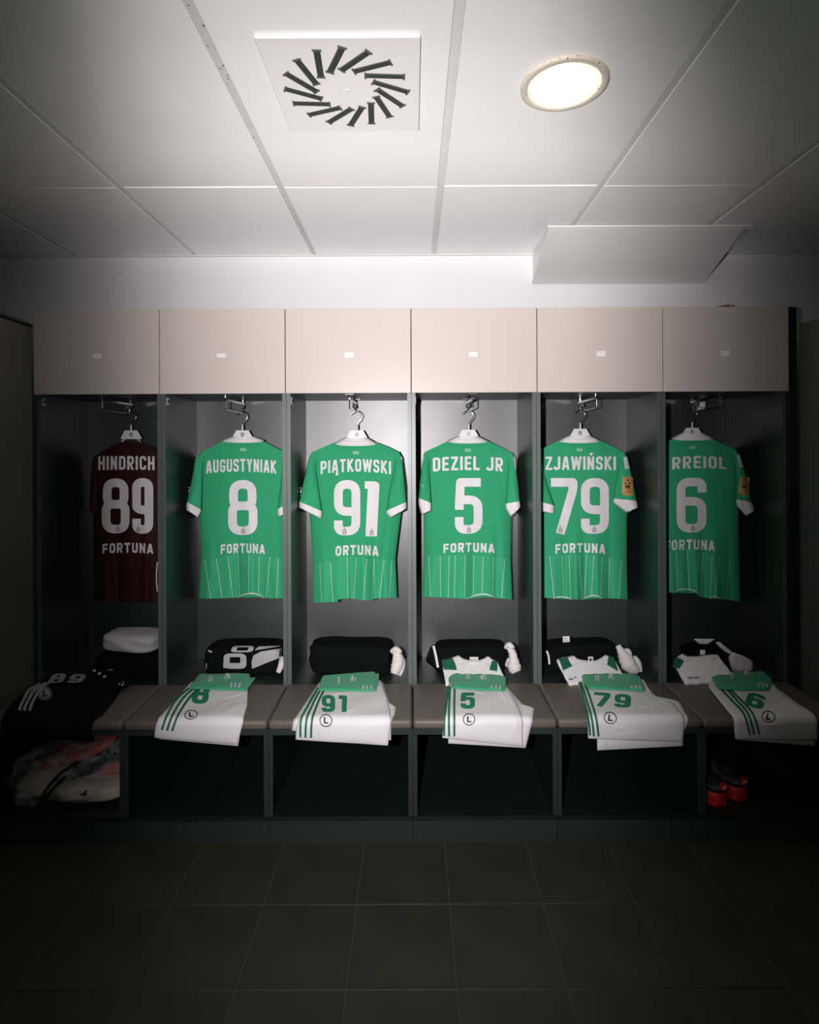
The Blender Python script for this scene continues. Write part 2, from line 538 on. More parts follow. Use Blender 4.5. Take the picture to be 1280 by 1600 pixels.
def glyph(ch, w, t):
    """centre-line strokes [(points, closed)] in a box of width w and height 1, stroke width t"""
    c = t / 2
    l, r, b, T = c, w - c, c, 1 - c
    R = 0.16
    m = w / 2
    if ch in '80':
        if ch == '0':
            return [(arc_path([(l, b), (r, b), (r, T), (l, T)], R, True), True)]
        return [(arc_path([(l, b), (r, b), (r, 0.53), (l, 0.53)], [R, R, .12, .12], True), True),
                (arc_path([(l + .02, 0.53), (r - .02, 0.53), (r - .02, T), (l + .02, T)], [.12, .12, R, R], True), True)]
    if ch == '9':
        return [(arc_path([(l, .43), (r, .43), (r, T), (l, T)], [R, .01, R, R], True), True),
                (arc_path([(r, .7), (r, b), (l, b), (l, .27)], R), False)]
    if ch == '6':
        return [(arc_path([(r, .57), (l, .57), (l, b), (r, b)], [R, .01, R, R], True), True),
                (arc_path([(l, .3), (l, T), (r, T), (r, .73)], R), False)]
    if ch == '5':
        return [(arc_path([(w - .03, T), (l + .02, T), (l, .50)], .01), False),
                (arc_path([(l, .43), (l, .61), (r, .61), (r, b), (l, b), (l, .30)], [0, .12, R, R, R, 0]), False)]
    if ch == '7':
        return [(arc_path([(0, T), (r + .01, T), (r + .01, .80), (w * .36, 0)], [0, .01, .1, 0]), False)]
    if ch == '1':
        return [(arc_path([(0, T), (r, T), (r - .03, 0)], .01), False)]
    if ch == '3':
        return [(arc_path([(l, T), (r, T), (r, b), (l, b)], R), False), ([(l, .52), (r, .52)], False)]
    if ch == 'A' or ch == 'Ą':
        g = [(arc_path([(l * .9, 0), (m - .05, T), (m + .05, T), (w - l * .9, 0)], .02), False), ([(.16, .27), (w - .16, .27)], False)]
        if ch == 'Ą':
            g.append(([(w - l, .0), (w - l - .06, -.12), (w - l + .06, -.2)], False))
        return g
    if ch == 'U':
        return [(arc_path([(l, 1), (l, b), (r, b), (r, 1)], R), False)]
    if ch == 'G':
        return [(arc_path([(r, .68), (r, T), (l, T), (l, b), (r, b), (r, .45), (m, .45)], [0, R, R, R, R, 0, 0]), False)]
    if ch == 'C':
        return [(arc_path([(r, .68), (r, T), (l, T), (l, b), (r, b), (r, .32)], R), False)]
    if ch == 'S':
        return [(arc_path([(r, .70), (r, T), (l, T), (l, .53), (r, .47), (r, b), (l, b), (l, .30)], .15), False)]
    if ch == 'T':
        return [([(0, T), (w, T)], False), ([(m, T), (m, 0)], False)]
    if ch == 'Y':
        return [(arc_path([(l * .9, 1), (m, .45), (w - l * .9, 1)], .01), False), ([(m, .5), (m, 0)], False)]
    if ch in 'NŃ':
        g = [([(l, 0), (l, 1)], False), ([(r, 0), (r, 1)], False), ([(l, 1 - c * .6), (r, c * .6)], False)]
        if ch == 'Ń':
            g.append(([(m - .04, 1.1), (m + .12, 1.26)], False))
        return g
    if ch == 'I':
        return [([(m, 0), (m, 1)], False)]
    if ch == 'K':
        return [([(l, 0), (l, 1)], False), ([(l, .42), (r, 1)], False), ([(l + .1, .52), (r + .02, 0)], False)]
    if ch == 'P':
        return [([(l, 0), (l, 1)], False), (arc_path([(l, T), (r, T), (r, .42), (l, .42)], R), False)]
    if ch == 'R':
        return [([(l, 0), (l, 1)], False), (arc_path([(l, T), (r, T), (r, .45), (l, .45)], R), False), ([(m - .02, .45), (r, 0)], False)]
    if ch == 'O':
        return [(arc_path([(l, b), (r, b), (r, T), (l, T)], R + .05, True), True)]
    if ch == 'W':
        return [(arc_path([(l * .8, 1), (w * .27, b * .6), (m, .9), (w * .73, b * .6), (w - l * .8, 1)], .01), False)]
    if ch == 'D':
        return [(arc_path([(l, b), (r, b), (r, T), (l, T)], [.01, R + .05, R + .05, .01], True), True)]
    if ch == 'E':
        return [(arc_path([(w, T), (l, T), (l, b), (w, b)], .01), False), ([(l, .5), (w - .05, .5)], False)]
    if ch == 'F':
        return [(arc_path([(w, T), (l, T), (l, 0)], .01), False), ([(l, .48), (w - .06, .48)], False)]
    if ch == 'Z':
        return [(arc_path([(0.01, T), (r, T), (l, b), (w, b)], .01), False)]
    if ch == 'L':
        return [(arc_path([(l, 1), (l, b), (w, b)], .01), False)]
    if ch == 'J':
        return [(arc_path([(r, 1), (r, b), (l * .7, b), (l * .7, .25)], R), False)]
    if ch == 'H':
        return [([(l, 0), (l, 1)], False), ([(r, 0), (r, 1)], False), ([(l, .5), (r, .5)], False)]
    return []


WID = {'I': 0.42, 'W': 1.5, '1': 0.62, ' ': 0.45, 'J': 0.9, 'E': 0.9, 'L': 0.85, 'F': 0.92, 'A': 1.08, 'Ą': 1.08, 'K': 1.05, 'T': 0.98}


def layout(text, w=0.5, t=0.19, gap=0.11):
    """list of (points, closed) and the total width, height 1"""
    out = []
    x = 0
    for ch in text:
        cw = w * WID.get(ch, 1.0)
        if ch == 'I':
            cw = t
        for pts, cl in glyph(ch, cw, t):
            out.append(([(p[0] + x, p[1]) for p in pts], cl))
        x += cw + gap
    return out, x - gap


def strip(mb, pts, closed, halfw, fmap, step, across=2):
    """stroke a 2D centre line and map it to space"""
    P = []
    n = len(pts)
    rng = range(n) if closed else range(n - 1)
    V = [Vector((p[0], p[1])) for p in pts]
    # mitred offset per vertex
    offs = []
    for i in range(n):
        a = V[i] - V[i - 1] if (closed or i > 0) else V[1] - V[0]
        b = V[(i + 1) % n] - V[i] if (closed or i < n - 1) else V[n - 1] - V[n - 2]
        if a.length < 1e-9:
            a = b
        if b.length < 1e-9:
            b = a
        na = Vector((-a.y, a.x)).normalized()
        nb = Vector((-b.y, b.x)).normalized()
        m = na + nb
        if m.length < 1e-6:
            m = na
        m.normalize()
        k = 1.0 / max(0.45, m.dot(nb))
        offs.append(m * k)
    rows = []
    for i in rng:
        j = (i + 1) % n
        L = (V[j] - V[i]).length
        q = max(1, int(math.ceil(L / step)))
        for s in range(q):
            t = s / q
            c = V[i].lerp(V[j], t)
            o = offs[i].lerp(offs[j], t)
            rows.append([c + o * halfw * (2 * e / across - 1) for e in range(across + 1)])
    if closed:
        rows.append(rows[0])
    else:
        rows.append([V[-1] + offs[-1] * halfw * (2 * e / across - 1) for e in range(across + 1)])
    mb.grid([[fmap(p.x, p.y) for p in r] for r in rows])


def lettering(mb, text, box, smap, w=0.5, t=0.19, gap=0.11, arch=0.0, step=2.0, rot=0.0, across=2, shear=0.0):
    """write text into a pixel box (x0, y0, x1, y1) of a surface smap(x, y)"""
    st, W = layout(text, w, t, gap)
    x0, y0, x1, y1 = box
    H = y1 - y0
    sx = (x1 - x0) / W
    xc, yc = (x0 + x1) / 2, (y0 + y1) / 2
    cr, sr = math.cos(rot), math.sin(rot)

    def fm(a, b):
        x = x0 + a * sx
        y = y1 - b * H
        y += arch * ((x - xc) / ((x1 - x0) / 2)) ** 2
        x += shear * (yc - y)
        dx, dy = x - xc, y - yc
        return smap(xc + dx * cr - dy * sr, yc + dx * sr + dy * cr)
    for pts, cl in st:
        strip(mb, pts, cl, t / 2, fm, step / max(sx, H), across)


def patch(mb, pts, smap):
    """flat polygon (fan) on a surface"""
    mb.add([smap(*p) for p in pts], [tuple(range(len(pts)))])


def ring_pts(cx, cy, rx, ry, n=28, rot=0.0):
    o = []
    for k in range(n):
        a = 2 * math.pi * k / n
        x, y = rx * math.cos(a), ry * math.sin(a)
        o.append((cx + x * math.cos(rot) - y * math.sin(rot), cy + x * math.sin(rot) + y * math.cos(rot)))
    return o


# ================================================================== THE ROOM
ZC = 2.485          # ceiling
YW = 2.90           # back wall
struct(MB().box(-3.2, 3.2, YW, YW + 0.1, 0, 2.75).build('wall_back', M['wall']))
wl = struct(MB().box(-1.95, -1.6575, 0.75, 2.499, 0, 2.040, 0.003).build('wall_left', M['parti']))
MB().box(-1.952, -1.6565, 0.75, 2.499, 2.041, 2.051, 0.002).build('top_shade_strip', M['dark'], wl)  # dark strip painting in the shade line along the partition's top
struct(MB().box(1.688, 1.98, 0.75, 2.499, 0, 2.040, 0.003).build('wall_right', M['parti']))

# floor: grout bed with single tiles
fb = struct(MB().box(-3.2, 3.2, -0.6, YW, -0.03, -0.0025).build('floor', M['grout']))
tile_m = MB().box(-0.1486, 0.1486, -0.1486, 0.1486, -0.012, 0.0, 0.0012).build('tile', M['floor'], fb)
tile_me = tile_m.data
bpy.data.objects.remove(tile_m)
for i in range(-8, 9):
    for j in range(-1, 6):
        x = 0.115 + 0.307 * i - 0.1535
        y = 2.186 - 0.30 * j - 0.15
        if abs(x) > 1.66 + 0.3:
            continue
        t = shared(tile_me, fb, 'tile', (x, y, random.uniform(-0.0006, 0.0002)))
        t.rotation_euler = (random.uniform(-.0012, .0012), random.uniform(-.0012, .0012), 0)
        t.scale.x = 0.307 / 0.30

# ceiling: dark void above, runners and lay-in panels
cl = struct(MB().box(-3.2, 3.2, -0.6, YW, ZC + 0.03, ZC + 0.06).build('ceiling', M['plenum']))
RX = [-1.094 + 0.602 * k for k in range(-3, 7)]
for k, x in enumerate(RX):
    MB().box(x - 0.0125, x + 0.0125, -0.6, YW, ZC + 0.0015, ZC + 0.03, 0.001).build('runner', M['runner_rust'] if k == 4 else M['runner'], cl)
ROWS = [(-0.25, 0.947), (0.952, 2.147), (2.152, 2.893)]
for y0, y1 in ROWS[:-1]:
    MB().box(-3.2, 3.2, y1 - 0.004, y1 + 0.009, ZC + 0.010, ZC + 0.028).build('cross_runner', M['runner'], cl)
for k in range(len(RX) - 1):
    for j, (y0, y1) in enumerate(ROWS):
        dz = random.uniform(-0.0015, 0.0025)
        x0, x1 = RX[k] + 0.0118, RX[k + 1] - 0.0118
        if x0 < -0.2 and x1 > 0.0 and j == 1:
            dz = -0.002
        p = MB().box(x0, x1, y0, y1, ZC + dz, ZC + 0.018 + dz, 0.0025).build('ceiling_panel', M['ceil'], cl)
MB().box(-3.2, 3.2, YW - 0.014, YW, ZC - 0.004, ZC + 0.004).build('edge_trim', M['runner'], cl)

# sloped boxing where the ceiling meets the wall
ya, yb, za, zb = 2.535, YW - 0.001, ZC - 0.004, 2.341
tr = struct(MB().prism([(ya, za), (yb, za), (yb, zb)], lambda a, b, h: (h, a, b), 0.612, 1.478).build('trim_1', M['bulk']))
nrm = Vector((0, -(za - zb), -(yb - ya))).normalized()
o = MB()
c1, c2 = Vector((0, ya, za)), Vector((0, yb, zb))
o.add([Vector((x, 0, 0)) + c + nrm * h for h in (0.0006, 0.007) for c in (c1, c2) for x in (0.606, 1.474)],
      [(0, 1, 3, 2), (4, 6, 7, 5), (0, 4, 5, 1), (2, 3, 7, 6), (0, 2, 6, 4), (1, 5, 7, 3)])
o.build('face_panel', M['bulk'], tr)
MB().box(1.480, 1.515, ya + 0.006, ya + 0.10, ZC - 0.012, ZC - 0.003).build('edge_strip', M['runner'], tr)
MB().box(0.60, 1.50, ya - 0.012, ya, ZC - 0.009, ZC - 0.001).build('edge_strip', M['runner'], tr)

# ------------------------------------------------------------------ swirl vent
vc = Vector((-0.1745, 1.556, ZC))
vent = thing('swirl_vent', 'square white ceiling air vent with a swirl of black slots', 'vent', (vc.x, vc.y, ZC - 0.012))
v = MB()
HS = 0.198
v.box(vc.x - HS, vc.x + HS, vc.y - HS, vc.y + HS, ZC - 0.012, ZC - 0.003, 0.002)
v.build('plate', M['ventp'], vent)
for k in range(16):
    a = math.radians(-29 + 22.5 * k)
    rm = 0.121
    ctr = Vector((vc.x + rm * math.cos(a), vc.y + rm * math.sin(a), 0))
    dr = a + math.radians(32)
    ex, ey = Vector((math.cos(dr), math.sin(dr), 0)), Vector((-math.sin(dr), math.cos(dr), 0))
    q = MB()
    def bx(l0, l1, w0, w1, z0, z1):
        q.add([ctr + ex * l + ey * ww + Vector((0, 0, z)) for z in (z0, z1) for ww in (w0, w1) for l in (l0, l1)],
              [(0, 2, 3, 1), (4, 5, 7, 6), (0, 1, 5, 4), (2, 6, 7, 3), (0, 4, 6, 2), (1, 3, 7, 5)])
    bx(-0.050, 0.050, -0.0085, 0.0085, ZC - 0.0135, ZC - 0.0115)
    s = q.build('slot', M['slot'], vent)
    q = MB()
    bx(-0.053, -0.048, -0.0115, 0.0115, ZC - 0.0145, ZC - 0.0115)
    bx(0.048, 0.053, -0.0115, 0.0115, ZC - 0.0145, ZC - 0.0115)
    bx(-0.048, 0.048, -0.0085, -0.0065, ZC - 0.0140, ZC - 0.0125)
    q.build('blade', M['mark'], s)
MB().tube([(vc.x, vc.y, ZC - 0.0115), (vc.x, vc.y, ZC - 0.0145)], 0.004, 12).build('screw', M['runner'], vent)

# ------------------------------------------------------------------ downlight
lc = Vector((0.415, 1.553, 0))
lamp = thing('recessed_downlight', 'round glowing ceiling downlight with a cream speckled rim', 'ceiling light', (lc.x, lc.y, ZC - 0.008))


def lathe(mb, c, prof, n=48):
    mb.grid([[Vector((c.x + r * math.cos(2 * math.pi * k / n), c.y + r * math.sin(2 * math.pi * k / n), z)) for k in range(n)] for r, z in prof], True)
    return mb


lathe(MB(), lc, [(0.117, ZC - 0.0005), (0.1165, ZC - 0.006), (0.112, ZC - 0.0085), (0.098, ZC - 0.0075), (0.0955, ZC - 0.004), (0.0955, ZC - 0.0005)]).build('rim', M['rim'], lamp, smooth=True)
lathe(MB(), lc, [(0.0955, ZC - 0.0045), (0.084, ZC - 0.0020)]).build('reflector', M['refl'], lamp, smooth=True)
lathe(MB(), lc + Vector((0, -0.004, 0)), [(0.088, ZC - 0.0032), (0.05, ZC - 0.0034), (0.001, ZC - 0.0035)]).build('diffuser', M['lamp'], lamp, smooth=True)

# ================================================================== LOCKERS
BX = [-1.655 + 0.55 * k for k in range(7)]
TH = 0.0172
YD = 2.50           # door fronts
ZT, ZB = 2.117, 1.748
ORD = ['leftmost', 'second', 'third', 'fourth', 'fifth', 'rightmost']
HOLD = ['holding the dark maroon jersey', 'holding the jersey numbered eight', 'holding the jersey numbered ninety-one',
        'holding the jersey numbered five', 'holding the jersey numbered seventy-nine', 'holding the jersey numbered six']
for k in range(6):
    x0, x1 = BX[k] + 0.0008, BX[k + 1] - 0.0008
    xm = (x0 + x1) / 2
    L = thing('locker', 'open dark grey locker with beige top cupboard, ' + HOLD[k], 'locker', (xm, 2.7, 0.4375), 'row of open team lockers')
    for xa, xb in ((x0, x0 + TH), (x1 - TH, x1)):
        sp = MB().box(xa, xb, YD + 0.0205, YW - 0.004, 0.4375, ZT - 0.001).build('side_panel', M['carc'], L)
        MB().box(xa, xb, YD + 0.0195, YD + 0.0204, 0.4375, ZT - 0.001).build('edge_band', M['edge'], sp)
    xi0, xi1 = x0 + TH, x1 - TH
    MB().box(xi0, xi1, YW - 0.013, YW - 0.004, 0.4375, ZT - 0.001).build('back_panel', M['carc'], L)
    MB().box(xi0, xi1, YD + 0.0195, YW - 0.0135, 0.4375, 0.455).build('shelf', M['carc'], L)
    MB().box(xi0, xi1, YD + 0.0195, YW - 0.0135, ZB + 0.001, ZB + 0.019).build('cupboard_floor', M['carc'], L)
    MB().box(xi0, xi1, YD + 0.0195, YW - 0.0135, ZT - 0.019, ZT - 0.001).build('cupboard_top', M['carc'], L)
    dr = MB().box(x0 + 0.0012, x1 - 0.0012, YD, YD + 0.018, ZB, ZT, 0.0012).build('door', M['door'], L)
    sx = xm + 0.004 * (-1) ** k
    sh = [0.011, 0.009, 0.011, 0.010, 0.012, 0.011][k]
    MB().box(sx - 0.019, sx + 0.019, YD - 0.0008, YD - 0.0001, 1.914 - sh, 1.914 + sh).build('number_sticker', M['sticker'], dr)
    # catch plate on the side panel
    cp = MB().box(xi0, xi0 + 0.0025, 2.530, 2.555, 1.702, 1.735, 0.0008).build('catch_plate', M['runner'], L)
    MB().box(xi0 + 0.0025, xi0 + 0.0040, 2.538, 2.548, 1.712, 1.724).build('catch_hole', M['dark'], cp)
    # pull-out hanging rail under the cupboard
    rl = MB().box(xm - 0.007, xm + 0.007, 2.545, 2.812, 1.721, 1.733, 0.002).build('hanging_rail', M['chrome'], L)
    q = MB()
    q.tube([(xm - 0.004, 2.552, 1.7305), (xm - 0.004, 2.552, 1.7475)], 0.0045, 10)
    q.box(xm - 0.02, xm + 0.02, 2.546, 2.560, 1.7455, 1.7488, 0.0008)
    q.build('mount', M['chrome'], rl)
    q = MB()
    q.tube([(xm, 2.80, 1.7305), (xm, 2.80, 1.7475)], 0.006, 10)
    q.box(xm - 0.024, xm + 0.024, 2.795, 2.806, 1.7455, 1.7488, 0.0008)
    q.build('mount', M['chrome'], rl)
    q = MB()
    path = [(xm, 2.549, 1.722)]
    for i in range(5):
        a = math.pi / 2 * i / 4
        path.append((xm, 2.549 + 0.008 * (1 - math.cos(a)), 1.691 - 0.008 * math.sin(a)))
    path += [(xm, 2.775, 1.683)]
    for i in range(5):
        a = math.pi / 2 * i / 4
        path.append((xm, 2.785 + 0.008 * math.sin(a), 1.691 - 0.008 * math.cos(a)))
    path += [(xm, 2.793, 1.722)]
    q.tube(path, 0.0026, 8)
    q.build('wire_loop', M['chrome'], rl)
    q = MB()
    q.box(xm - 0.010, xm + 0.010, 2.765, 2.80, 1.703, 1.721, 0.002)
    q.build('slide_block', M['mark'], rl)
    if k == 5:
        cx = at(1098, 633, 2.862)
        wb = MB().box(cx.x - 0.020, cx.x + 0.020, 2.872, 2.886, cx.z - 0.010, cx.z + 0.020, 0.002).build('wall_tag', M['sticker'], L)
        MB().box(cx.x - 0.018, cx.x + 0.018, 2.872, 2.886, cx.z - 0.026, cx.z - 0.013, 0.002).build('lower_piece', M['sticker'], wb)
        MB().box(x1 + 0.0012, x1 + 0.036, YD + 0.002, YW - 0.004, 0.4375, ZT - 0.001, 0.001).build('end_filler', M['bench'], L)

# cardboard left on top of the cupboards
ccb = at(1112, 476, 2.60)
cb = thing('cardboard_sheet', 'folded brown cardboard lying on top of the rightmost cupboard', 'cardboard', (ccb.x, 2.62, ZT))
MB().add([(ccb.x - 0.06, 2.53, ZT + .0005), (ccb.x + 0.055, 2.53, ZT + .0005), (ccb.x + 0.055, 2.72, ZT + .0005), (ccb.x - 0.06, 2.72, ZT + .0005),
          (ccb.x - 0.06, 2.53, ZT + .003), (ccb.x + 0.055, 2.53, ZT + .010), (ccb.x + 0.055, 2.72, ZT + .010), (ccb.x - 0.06, 2.72, ZT + .003)],
         [(0, 3, 2, 1), (4, 5, 6, 7), (0, 1, 5, 4), (2, 3, 7, 6), (0, 4, 7, 3), (1, 2, 6, 5)]).build('sheet', M['card'], cb)
MB().add([(ccb.x - 0.02, 2.54, ZT + .006), (ccb.x + 0.053, 2.55, ZT + .0105), (ccb.x + 0.053, 2.70, ZT + .0105), (ccb.x - 0.02, 2.70, ZT + .006),
          (ccb.x - 0.02, 2.54, ZT + .009), (ccb.x + 0.056, 2.55, ZT + .024), (ccb.x + 0.056, 2.70, ZT + .026), (ccb.x - 0.02, 2.70, ZT + .009)],
         [(0, 3, 2, 1), (4, 5, 6, 7), (0, 1, 5, 4), (2, 3, 7, 6), (0, 4, 7, 3), (1, 2, 6, 5)]).build('flap', M['card'], cb)

# ------------------------------------------------------------------ bench
YB = 2.167
ZS = 0.474
BL = ['under the black shorts numbered eighty-nine', 'under the white shorts numbered eight', 'under the shorts numbered ninety-one',
      'under the shorts numbered five', 'under the shorts numbered seventy-nine', 'under the shorts numbered six']
for k in range(6):
    x0, x1 = BX[k] + 0.0006, BX[k + 1] - 0.0006
    xm = (x0 + x1) / 2
    B = thing('bench', 'black bench box with taupe padded seat, ' + BL[k], 'bench', (xm, 2.4, 0), 'padded bench row')
    MB().box(x0 + 0.0012, x1 - 0.0012, YB, YD + 0.018, 0.4375, ZS, 0.0135, 4).build('seat_cushion', M['seat'], B, smooth=True)
    for xa, xb in ((x0, x0 + 0.0165), (x1 - 0.0165, x1)):
        lp = MB().box(xa, xb, YB + 0.0145, YW - 0.004, 0.104, 0.413).build('leg_panel', M['bench'], B)
        MB().box(xa, xb, YB + 0.0135, YB + 0.0144, 0.104, 0.413).build('edge_band', M['benchedge'], lp)
    MB().box(x0, x1, YB + 0.0135, YW - 0.004, 0.4135, 0.437).build('top_board', M['benchedge'], B)
    MB().box(x0, x1, YB + 0.0135, YW - 0.004, 0.086, 0.1035).build('bottom_board', M['bench'], B)
    MB().box(x0 + 0.017, x1 - 0.017, YW - 0.013, YW - 0.0045, 0.104, 0.413).build('rear_board', M['bench'], B)
    MB().box(x0, x1, YB + 0.0180, YB + 0.034, 0.0, 0.0858).build('kick_board', M['benchedge'], B)


# ================================================================== JERSEYS
JD = 2.745


class Jersey:
    def __init__(s, left, right, top, hem, folds=(), steps=(), lifts=(), d0=JD, depth=0.045, curl=0.0):
        s.L, s.R, s.T, s.H = left, right, top, hem   # L,R: [(x,y)...] in y; T,H: [(x,y)...] in x
        s.folds, s.steps, s.lifts, s.d0, s.depth, s.curl = folds, steps, lifts, d0, depth, curl
        s.y0 = min(p[1] for p in top)
        s.y1 = max(p[1] for p in hem)

    def edges(s, y):
        return interp(s.L, y), interp(s.R, y)

    def ytop(s, x):
        return interp([(p[1], p[0]) for p in s.T], x)

    def yhem(s, x):
        return interp([(p[1], p[0]) for p in s.H], x)

    def bulge(s, x, y):
        a, b = s.edges(y)
        u = max(0.0, min(1.0, (x - a) / max(1e-6, b - a)))
        yt = s.ytop(x)
        v = max(0.0, min(1.0, (y - yt) / (s.y1 - s.y0)))
        prof = max(0.0, 1 - abs(2 * u - 1) ** 2.6) ** 0.6
        A = s.depth * (0.30 + 0.70 * smooth(v * 2.2))
        top = smooth(v / 0.05) * 0.7 + 0.3
        h = A * prof * top
        for u0, wd, amp, v0, slope in s.folds:
            g = math.exp(-((u - u0 - slope * (v - 1)) / wd) ** 2)
            h += 1.7 * amp * g * smooth((v - v0 + 0.08) / (1.02 - v0)) * prof
        for u0, amp, v0, slope in s.steps:       # overlapping pleat: proud on the left of u0
            uu = u - u0 - slope * (v - 1)
            k = smooth((v - v0) / 0.35)
            if uu < 0:
                h += amp * k * math.exp(uu / 0.13) * prof
        h += 0.0012 * math.sin(u * 19 + v * 7) * prof + 0.0008 * math.sin(u * 37 - v * 13) * prof
        return h

    def S(s, x, y, lift=0.0):
        return at(x, y, s.d0 - s.bulge(x, y) - lift)

    def back(s, x, y):
        a, b = s.edges(y)
        u = (x - a) / max(1e-6, b - a)
        v = (y - s.y0) / (s.y1 - s.y0)
        prof = max(0.0, 1 - abs(2 * u - 1) ** 2.6) ** 0.6
        return at(x, y, s.d0 + 0.028 * prof * (0.3 + 0.7 * smooth(v * 2)) + 0.004 * math.sin(u * 21) * prof * v)


def seam_y(j, seam, x):
    return interp([(p[1], p[0]) for p in seam], x)


def jersey(label, j, seam, collar, sleeves, name, num, sponsor, fabric='green', panel='green2', pins=(), badge=None,
           sleevebox=None, crest=(), hanger_x=0.0, hookbox=None, cuff='white', collar_m='white', extra=None, stripes=True):
    base = at(hanger_x, 700, JD)
    J = thing('jersey', label, 'jersey', (base.x, JD, at(hanger_x, j.y1, JD).z), 'football jerseys hanging in the lockers')
    NU, NV, NP = 72, 46, 20
    # camera side: upper body
    up, lo, bk = [], [], []
    us = [i / NU for i in range(NU + 1)]
    us = sorted(set([round(u, 5) for u in us] + [round(u0 + e, 5) for u0, *_ in j.steps for e in (-.001, .001)]))

    def xy(u, v, y0f, y1f):
        x = lerp(j.edges(800)[0], j.edges(800)[1], u)
        for _ in range(3):
            y = lerp(y0f(x), y1f(x), v)
            a, b = j.edges(y)
            x = lerp(a, b, u)
        return x, y

    def hemf(x):
        y = j.yhem(x)
        for xa, xb, h in j.lifts:
            if xa < x < xb:
                t = (x - xa) / (xb - xa)
                y -= h * math.sin(math.pi * t) ** 0.8
        return y
    sf = lambda x: seam_y(j, seam, x)
    for n in range(NV + 1):
        up.append([j.S(*xy(u, n / NV, j.ytop, sf)) for u in us])
    for n in range(NP + 1):
        lo.append([j.S(*xy(u, n / NP, sf, hemf)) for u in us])
    bm_ = MB().grid(up)
    bm_.build('body', M[fabric], J, smooth=True)
    MB().grid(lo).build('hem_panel', M[panel], J, smooth=True)
    for n in range(NV + 1):
        bk.append([j.back(*xy(u, n / NV, j.ytop, j.yhem)) for u in us])
    MB().grid(bk).build('front_side', M[fabric], J, smooth=True)
    # seam line and pinstripes, hem stitching
    pr = MB()
    for xt, xb in pins:
        ya, yb_ = sf(xt) + 1, hemf(xb) - 0.5
        pts = [(lerp(xt, xb, t / 10), lerp(ya, yb_, t / 10)) for t in range(11)]
        strip(pr, pts, False, 0.45, lambda a, b: j.S(a, b, 0.0012), 4, 1)
    if pins:
        pr.build('pinstripes', M['pin'], J)
    if j.lifts:
        tp = MB()
        for xa, xb, h in j.lifts:
            pts = [(lerp(xa, xb, t / 14), hemf(lerp(xa + .01, xb - .01, t / 14)) + 0.6) for t in range(15)]
            rows = [[j.S(p[0], p[1] + e * math.sin(math.pi * (0.06 + 0.88 * q_ / 14)), -0.003) for q_, p in enumerate(pts)] for e in (-1.0, 1.2)]
            tp.grid(rows)
        tp.build('hem_tape', M['white'], J)
    # lettering
    if name:
        mb = MB()
        txt, box, arch = name
        lettering(mb, txt, box, lambda a, b: j.S(a, b, 0.0016), w=0.50, t=0.17, gap=0.13, arch=arch, step=2.5)
        mb.build('name_lettering', M['print'], J)
    nm = []
    for ch, box in num:
        mb = MB()
        lettering(mb, ch, box, lambda a, b: j.S(a, b, 0.0016), w=0.5 * (box[2] - box[0]) / 44.0 if ch != '1' else 0.28, t=0.155 if ch != '1' else 0.135, gap=0, step=2.5, across=4)
        nm.append(mb.build('number', M['print'], J))
    for i, (cx, cy) in enumerate(crest):
        mb = MB()
        for bx_ in ((-2.2, -5.2, 2.2, -4.2), (-4, -3.2, 4, -1.6), (-4.4, -0.6, 4.4, 1.2), (-4.2, 2.2, -1, 5.6), (1, 2.2, 4.2, 5.6), (-3, 6.4, 3, 7.4)):
            bx_ = [e * 0.72 for e in bx_]
            patch(mb, [(cx + bx_[0], cy + bx_[1]), (cx + bx_[2], cy + bx_[1]), (cx + bx_[2], cy + bx_[3]), (cx + bx_[0], cy + bx_[3])], lambda a, b: j.S(a, b, 0.0024))
        patch(mb, ring_pts(cx, cy - 5.4, 0.9, 0.9, 8), lambda a, b: j.S(a, b, 0.0024))
        mb.build('crest', M['crest'], nm[min(i, len(nm) - 1)])
    mb = MB()
    txt, box = sponsor
    lettering(mb, txt, box, lambda a, b: j.S(a, b, 0.0016), w=0.72, t=0.225, gap=0.22, step=1.5, arch=2.0)
    mb.build('sponsor_lettering', M['print'], J)
    if collar:
        cx, yc0, yc1, hw0, hw1 = collar
        mb = MB()
        lettering(mb, '1916', (cx - 4.5, yc1 + 8, cx + 4.5, yc1 + 13), lambda a, b: j.S(a, b, 0.0016), w=0.5, t=0.2, gap=0.12, step=3, across=1)
        mb.build('year_print', M['pin'], J)
        # collar: conical band standing round the hanger neck, lower at the back
        rows, rows2 = [], []
        dc = j.d0 - 0.002
        for v in range(9):
            t = v / 8
            a = []
            for i in range(41):
                th = math.pi * (-1 + 2 * i / 40)
                c, s_ = math.cos(th), math.sin(th)
                hw = lerp(hw0, hw1, t ** 0.85)
                yy = lerp(yc0 + 2.0 * max(0, c) ** 2, lerp(yc1 - 4.5, yc1, max(0, c) ** 0.7 if c > 0 else 0), t)
                dd = lerp(0.0425, 0.046, t)
                a.append(at(cx + hw * s_, yy, dc - (dd * c ** 0.5 if c > 0 else dd * 0.6 * c)))
            rows.append(a)
        co = MB().grid(rows).build('collar', M[collar_m], J, smooth=True)
        mb = MB()
        for t in (0.42, 0.9):
            hw = lerp(hw0, hw1, t ** 0.85)
            pts = []
            for i in range(21):
                th = math.pi * (-0.48 + 0.96 * i / 20)
                c = math.cos(th)
                pts.append(at(cx + hw * math.sin(th), lerp(yc0 + 2 * c * c, lerp(yc1 - 4.5, yc1, c ** 0.7), t), dc - lerp(0.0425, 0.046, t) * c ** 0.5 - 0.0006))
            mb.tube(pts, 0.0006, 4)
        mb.build('stitching', M['greyprint'], co)
